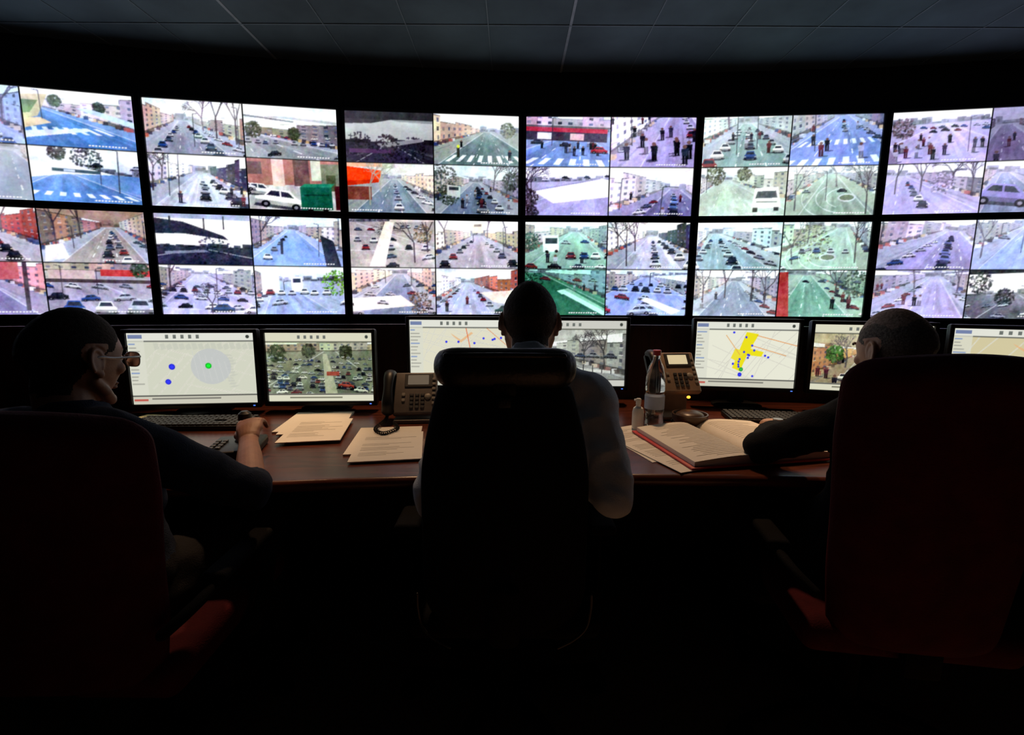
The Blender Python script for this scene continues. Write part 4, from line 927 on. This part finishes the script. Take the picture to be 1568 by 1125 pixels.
sk_dark = skinmat('skin_brown', (.23, .105, .060)); sk_light = skinmat('skin_light', (.45, .26, .18)); sk_light2 = skinmat('skin_ruddy', (.46, .27, .19))
h_black = M('hair_black', (.010, .008, .007), .8, nscale=200, nvar=.5, bump=.6, bscale=500, spec=.2)
h_brown = M('hair_dark_brown', (.035, .022, .016), .75, nscale=200, nvar=.5, bump=.6, bscale=500, spec=.2)
h_grey = M('hair_grey', (.14, .13, .12), .75, nscale=200, nvar=.5, bump=.6, bscale=500, spec=.2)
m_thin = M('thinning_grey_hair', (.25, .19, .16), .7, nscale=160, nvar=.4, bump=.4, bscale=500, spec=.3)
c_navy = M('navy_jacket', (.010, .016, .034), .9, nscale=30, nvar=.3, bump=.4, bscale=350, spec=.15)
c_black = M('black_sweater', (.007, .007, .009), .95, nscale=30, nvar=.3, bump=.4, bscale=350, spec=.15)
c_shirt = M('pale_blue_shirt', (.54, .60, .68), .85, nscale=12, nvar=.12, bump=.3, bscale=250, spec=.2)
c_trous = M('dark_trousers', (.010, .010, .012), .9, bump=.3, bscale=300, spec=.15)

person('seated_man', dict(pelvis=(.02, 1.15, .57), chest=(.045, 1.165, .85), neck=(.05, 1.285, 1.045), head=(.052, 1.40, 1.180), hrot=(0, math.radians(-12), 0),
    shL=(-.125, 1.235, .985), shR=(.210, 1.235, .985), elL=(-.188, 1.08, .765), elR=(.248, 1.09, .775), wrL=(-.13, 1.36, .785), wrR=(.19, 1.36, .785), cuffL=.9, cuffR=.9,
    fL=(.15, 1, -.05), fR=(-.15, 1, -.05), knL=(-.13, 1.56, .56), knR=(.17, 1.56, .56), anL=(-.13, 1.58, .10), anR=(.17, 1.58, .10),
    top=c_shirt, trousers=c_trous, skin=sk_light, hair=h_brown, fold=.010, collar=.055))
person('seated_man', dict(pelvis=(-.96, 1.015, .57), chest=(-.98, 1.03, .82), neck=(-1.0, 1.04, .965), head=(-1.025, 1.09, 1.103), hrot=(math.radians(-14), math.radians(-6), 0),
    shL=(-1.17, 1.02, .92), shR=(-.83, 1.01, .915), elL=(-1.27, 1.12, .78), elR=(-.650, 1.115, .770), wrL=(-1.20, 1.42, .785), wrR=(-.790, 1.365, .822), cuffL=.9, cuffR=.14,
    fL=(.15, 1, -.05), fR=(-.32, .72, .42), up_r=(-.1, -.5, 1), curl_r=.62, knL=(-1.08, 1.45, .56), knR=(-.80, 1.45, .56), anL=(-1.08, 1.47, .10), anR=(-.80, 1.47, .10),
    top=c_navy, trousers=c_trous, skin=sk_dark, hair=h_black, glasses=True, fold=.006, collar=.03))
person('seated_man', dict(pelvis=(.97, 1.175, .57), chest=(1.03, 1.165, .83), neck=(1.06, 1.24, .985), head=(1.07, 1.31, 1.108), hrot=(math.radians(8), math.radians(-10), 0),
    shL=(.905, 1.22, .935), shR=(1.245, 1.175, .935), elL=(.755, 1.37, .805), elR=(1.36, 1.17, .76), wrL=(.950, 1.63, .80), wrR=(1.30, 1.46, .79), cuffL=.84, cuffR=.9,
    fL=(.3, .95, -.03), fR=(-.2, 1, -.05), curl_l=.3, knL=(.86, 1.58, .56), knR=(1.18, 1.56, .56), anL=(.86, 1.62, .10), anR=(1.18, 1.60, .10),
    top=c_black, trousers=c_trous, skin=sk_light2, hair=h_grey, thin=1, bulk=1.08, fold=.005, watch=1))

# ------------------------------------------------------------------ desk items
DZ = .75
def sheet(bm, cx, cy, w, h, rot, z, mi=0, lines=True, th=.001):
    R = Matrix.Rotation(rot, 3, 'Z')
    box(bm, (cx, cy, z + th / 2), (w, h, th), R, mi=mi)
    if lines:
        n = int(h / .013)
        rr = random.Random(int(cx * 1000))
        for k in range(3, n - 3):
            if rr.random() < .2: continue
            L = w * rr.uniform(.35, .8); p = R @ V((-w * .4 + L / 2, h / 2 - k * .013, 0))
            box(bm, (cx + p.x, cy + p.y, z + th + .0003), (L, .0022, .0003), R, mi=1)
def papers(name, lst, mats=None):
    bm = bmesh.new()
    for a in lst: sheet(bm, *a)
    return obj(name, bm, mats or [m_paper, m_ink, m_yel], smooth=False)
papers('paper_stack', [(-.785, 1.84, .235, .30, .12, DZ, 0, False, .006), (-.765, 1.80, .225, .30, .20, DZ + .006, 0, False, .004), (-.72, 1.69, .21, .297, .18, DZ + .010, 0, True, .003)])
papers('paper_stack', [(-.44, 1.60, .23, .31, .13, DZ, 0, False, .006), (-.41, 1.52, .22, .30, .17, DZ + .006, 0, True, .003)])
papers('loose_papers', [(.49, 1.56, .21, .297, .30, DZ, 0, True, .002), (.46, 1.63, .21, .297, .50, DZ + .002, 0, True, .0015), (.53, 1.47, .21, .297, .38, DZ + .0035, 0, True, .0015)])
papers('yellow_notepad', [(-1.44, 1.77, .2, .28, -.1, DZ, 2, True, .008)])
papers('loose_papers', [(1.63, 1.52, .21, .297, .2, DZ, 0, True, .003), (1.55, 1.40, .21, .297, -.1, DZ + .003, 0, True, .002)])

def book(loc, yaw):
    rt = root('open_book', loc, yaw)
    hl = .19; bm = bmesh.new()
    box(bm, (-.125, 0, .003), (.255, 2 * hl + .02, .005), bev=.001); box(bm, (.125, 0, .003), (.255, 2 * hl + .02, .005), bev=.001)
    obj('red_cover', bm, m_redcov, rt)
    for s, hmax in ((-1, .030), (1, .036)):
        bm = bmesh.new(); n = 16; top, bot = [], []
        prof = []
        for i in range(n + 1):
            t = i / n; z = .007 + hmax * (1 - math.exp(-t * 9)) * (1 - .55 * t ** 1.5); prof.append((s * (.003 + .235 * t), z))
        for y in (-hl, hl):
            top.append([V((x, y, z)) for x, z in prof]); bot.append([V((x, y, .006)) for x, z in prof])
        grid_shell(bm, top, bot)
        rr = random.Random(3)
        for k in range(25):
            y = hl - .03 - k * .0135; L = rr.randint(9, 14)
            for i in range(2, L):
                a, b = prof[i], prof[i + 1]
                vs = [bm.verts.new((a[0], y, a[1] + .0006)), bm.verts.new((b[0], y, b[1] + .0006)), bm.verts.new((b[0], y - .0024, b[1] + .0006)), bm.verts.new((a[0], y - .0024, a[1] + .0006))]
                bm.faces.new(vs).material_index = 1
        obj('page_block', bm, [m_paper, m_ink], rt, recalc=False, angle=50)
book((.735, 1.555, DZ + .006), math.radians(11))

def keyboard(loc, yaw):
    rt = root('keyboard', loc, yaw); bm = bmesh.new()
    box(bm, (0, 0, .010), (.44, .15, .018), bev=.005); obj('case', bm, m_black, rt)
    bm = bmesh.new()
    for r in range(6):
        for k in range(20):
            if k in (14, 15) and r in (2,): continue
            box(bm, (-.205 + k * .0216, -.060 + r * .0235 + (.004 if r == 5 else 0), .022), (.018, .018, .008), bev=.002, seg=1)
    obj('keys', bm, m_key, rt)
keyboard((-1.235, 1.775, DZ), .05)
keyboard((1.12, 1.90, DZ), -.15)
keyboard((.02, 1.58, DZ), 0)
rt = root('camera_joystick', (-.880, 1.47, DZ), .25)
bm = bmesh.new(); box(bm, (-.01, -.005, .016), (.15, .19, .032), bev=.01, seg=3)
for i in range(4):
    for j in range(2): box(bm, (-.065 + j * .02, -.06 + i * .025, .035), (.014, .018, .006), bev=.002, mi=1)
obj('console', bm, [m_black, m_key], rt)
bm = bmesh.new(); lathe(bm, (.015, .02, .03), [(.036, 0), (.03, .012), (.018, .024), (.009, .03), (.008, .05), (.016, .06), (.021, .075), (.019, .092), (.010, .10)]); obj('stick', bm, m_black, rt)
def mouse(loc, yaw):
    bm = bmesh.new(); ell(bm, (0, 0, .012), (.031, .055, .024)); box(bm, (0, .03, .035), (.006, .018, .006), bev=.002)
    for v in bm.verts: v.co.z = max(v.co.z, 0)
    o = obj('computer_mouse', bm, m_black); o.location = loc; o.rotation_euler = (0, 0, yaw)
mouse((1.36, 1.62, DZ), 0)

def phone(loc, yaw, body, lcd, lift=0., tilt=48):
    rt = root('desk_telephone', loc, yaw); R = Matrix.Rotation(math.radians(tilt), 3, 'X')
    C = V((0, 0, .085 + lift)); 
    bm = bmesh.new()
    box(bm, C, (.175, .19, .03), R, bev=.008, seg=3)
    box(bm, (0, .055, .045 + lift / 2), (.15, .05, .09 + lift), bev=.01); box(bm, (0, .0, .008), (.17, .16, .016), bev=.006)
    def on(x, y, z, s, mi, bev=.002): box(bm, C + R @ V((x, y, .015 + z)), s, R, bev=bev, mi=mi, seg=1)
    on(.012, .055, .001, (.115, .062, .006), 2); on(.010, .056, .004, (.085, .044, .003), 1)
    for i in range(4):
        for j in range(3): on(-.015 + j * .022, -.012 - i * .018, .002, (.016, .012, .006), 2)
    for i in range(6): on(.073, .06 - i * .022, .002, (.014, .012, .006), 3)
    for i in range(2): on(-.048, -.01 - i * .025, .002, (.014, .014, .006), 3)
    ell(bm, C + R @ V((.05, -.02, .016)), (.014, .014, .006), R, mi=3)
    obj('base', bm, [body, lcd, m_key, m_keyl], rt)
    bm = bmesh.new(); H = lambda x, y, z: C + R @ V((x, y, z))
    tube(bm, [H(-.105, .085, .02), H(-.105, .06, .045), H(-.105, 0, .052), H(-.105, -.06, .045), H(-.105, -.085, .02)], [(.025, .018), (.022, .014), (.018, .012), (.022, .014), (.025, .018)], side=(1, 0, 0), smooth=5)
    box(bm, H(-.105, 0, .005), (.05, .17, .02), R, bev=.006)
    obj('handset', bm, m_black, rt)
    bm = bmesh.new(); pts = []
    base = [H(-.105, -.09, .02), V((-.11, -.09, .02)), V((-.13, -.20, .014)), V((-.09, -.26, .014)), V((-.05, -.20, .014)), V((-.07, -.13, .012))]
    P, _ = spath(base, [1] * len(base), 40)
    for i, p in enumerate(P):
        a = i * 1.1; pts.append(p + V((math.cos(a) * .006, 0, math.sin(a) * .006 + .003)))
    tube(bm, pts, [.0022] * len(pts), seg=6, side=(0, 1, 0))
    obj('coiled_cord', bm, m_black, rt)
    return rt
phone((-.395, 1.90, DZ), .1, m_phone, m_lcd, .02, 52)
r2 = phone((.70, 1.98, DZ), .12, m_phone2, m_lcd2, .10, 55)
bm = bmesh.new(); ell(bm, (.015, -.09, .10), (.008, .005, .006)); obj('message_lamp', bm, m_orange, r2)

rt = root('water_bottle', (.555, 1.79, DZ)); bm = bmesh.new()
lathe(bm, (0, 0, 0), [(.030, 0), (.036, .006), (.037, .05), (.034, .06), (.037, .07), (.037, .13), (.034, .14), (.037, .15), (.036, .20), (.028, .24), (.014, .268), (.013, .285)]); obj('bottle_body', bm, m_glass, rt)
bm = bmesh.new(); lathe(bm, (0, 0, .285), [(.016, 0), (.016, .018), (.014, .02)]); obj('cap', bm, m_cap, rt)
bm = bmesh.new(); lathe(bm, (0, 0, .078), [(.0378, 0), (.0378, .05)]); obj('label', bm, m_label, rt)
rt = root('spray_bottle', (.485, 1.76, DZ)); bm = bmesh.new()
lathe(bm, (0, 0, 0), [(.020, 0), (.022, .005), (.022, .07), (.018, .085), (.009, .092), (.009, .10)]); lathe(bm, (0, 0, .10), [(.010, 0), (.010, .018), (.008, .022)]); box(bm, (-.01, 0, .116), (.014, .008, .008), bev=.002)
obj('bottle', bm, m_white, rt)
bm = bmesh.new(); lathe(bm, (.70, 1.80, DZ), [(.035, 0), (.05, .008), (.066, .035), (.068, .055), (.063, .055), (.058, .03), (.03, .012)]); ell(bm, (.70, 1.80, DZ + .045), (.055, .055, .022)); obj('round_bowl', bm, m_bowl)
bm = bmesh.new(); lathe(bm, (0, 0, 0), [(.038, 0), (.038, .10), (.035, .10), (.034, .005)])
for k in range(5):
    a = k * 1.3; tube(bm, [(math.cos(a) * .01, math.sin(a) * .01, .01), (math.cos(a) * .03, math.sin(a) * .03, .15)], [.004] * 2, seg=8, mi=1)
o = obj('pen_holder', bm, [m_dmetal, m_key]); o.location = (-1.72, 1.72, DZ)

# ------------------------------------------------------------------ lights
def spot(name, loc, tgt, power, ang, col=(1., .60, .32), blend=.35, rad=.05):
    l = D.lights.new(name, 'SPOT'); l.energy = power; l.color = col; l.spot_size = math.radians(ang); l.spot_blend = blend; l.shadow_soft_size = rad
    o = D.objects.new(name, l); scn.collection.objects.link(o); o.location = loc
    o.rotation_euler = (V(tgt) - V(loc)).to_track_quat('-Z', 'Y').to_euler()
def fixture(x, yy):
    bm = bmesh.new(); lathe(bm, (x, yy, CZ - .014), [(.055, 0), (.055, .013)], mi=0); lathe(bm, (x, yy, CZ - .016), [(.042, 0), (.042, .004)], mi=1)
    obj('recessed_downlight', bm, [m_dmetal, m_lamp])
for x, yy, pw in ((-1.15, 2.22, 72), (-.5, 2.36, 80), (.62, 2.40, 85), (1.35, 2.32, 72)):
    spot('desk_downlight_beam', (x, yy, CZ - .035), (x, yy - .67, .75), pw, 36.5); fixture(x, yy)
for x, pw, ty in ((.15, 260, -.28), (1.15, 420, -.20)):
    spot('aisle_downlight_beam', (x, -1.8, CZ - .03), (x, ty, 0), pw, 34.5, col=(1., .62, .38), blend=.18); fixture(x, -1.8)
w = D.worlds.new('w'); scn.world = w; w.use_nodes = True
w.node_tree.nodes['Background'].inputs[0].default_value = (.01, .012, .015, 1); w.node_tree.nodes['Background'].inputs[1].default_value = .2

# ------------------------------------------------------------------ camera
cam = D.cameras.new('camera'); co = D.objects.new('camera', cam); scn.collection.objects.link(co); scn.camera = co
cam.sensor_width = 36; cam.lens = 36 * 720 / 1568; cam.clip_start = .02
th = math.atan(107 / 720); ro = .0057
F = V((0, math.cos(th), -math.sin(th))); U = V((0, math.sin(th), math.cos(th))); R = V((1, 0, 0))
R2 = R * math.cos(ro) + U * math.sin(ro); U2 = U * math.cos(ro) - R * math.sin(ro)
co.matrix_world = Matrix(((R2.x, U2.x, -F.x, 0), (R2.y, U2.y, -F.y, 0), (R2.z, U2.z, -F.z, ZC), (0, 0, 0, 1)))
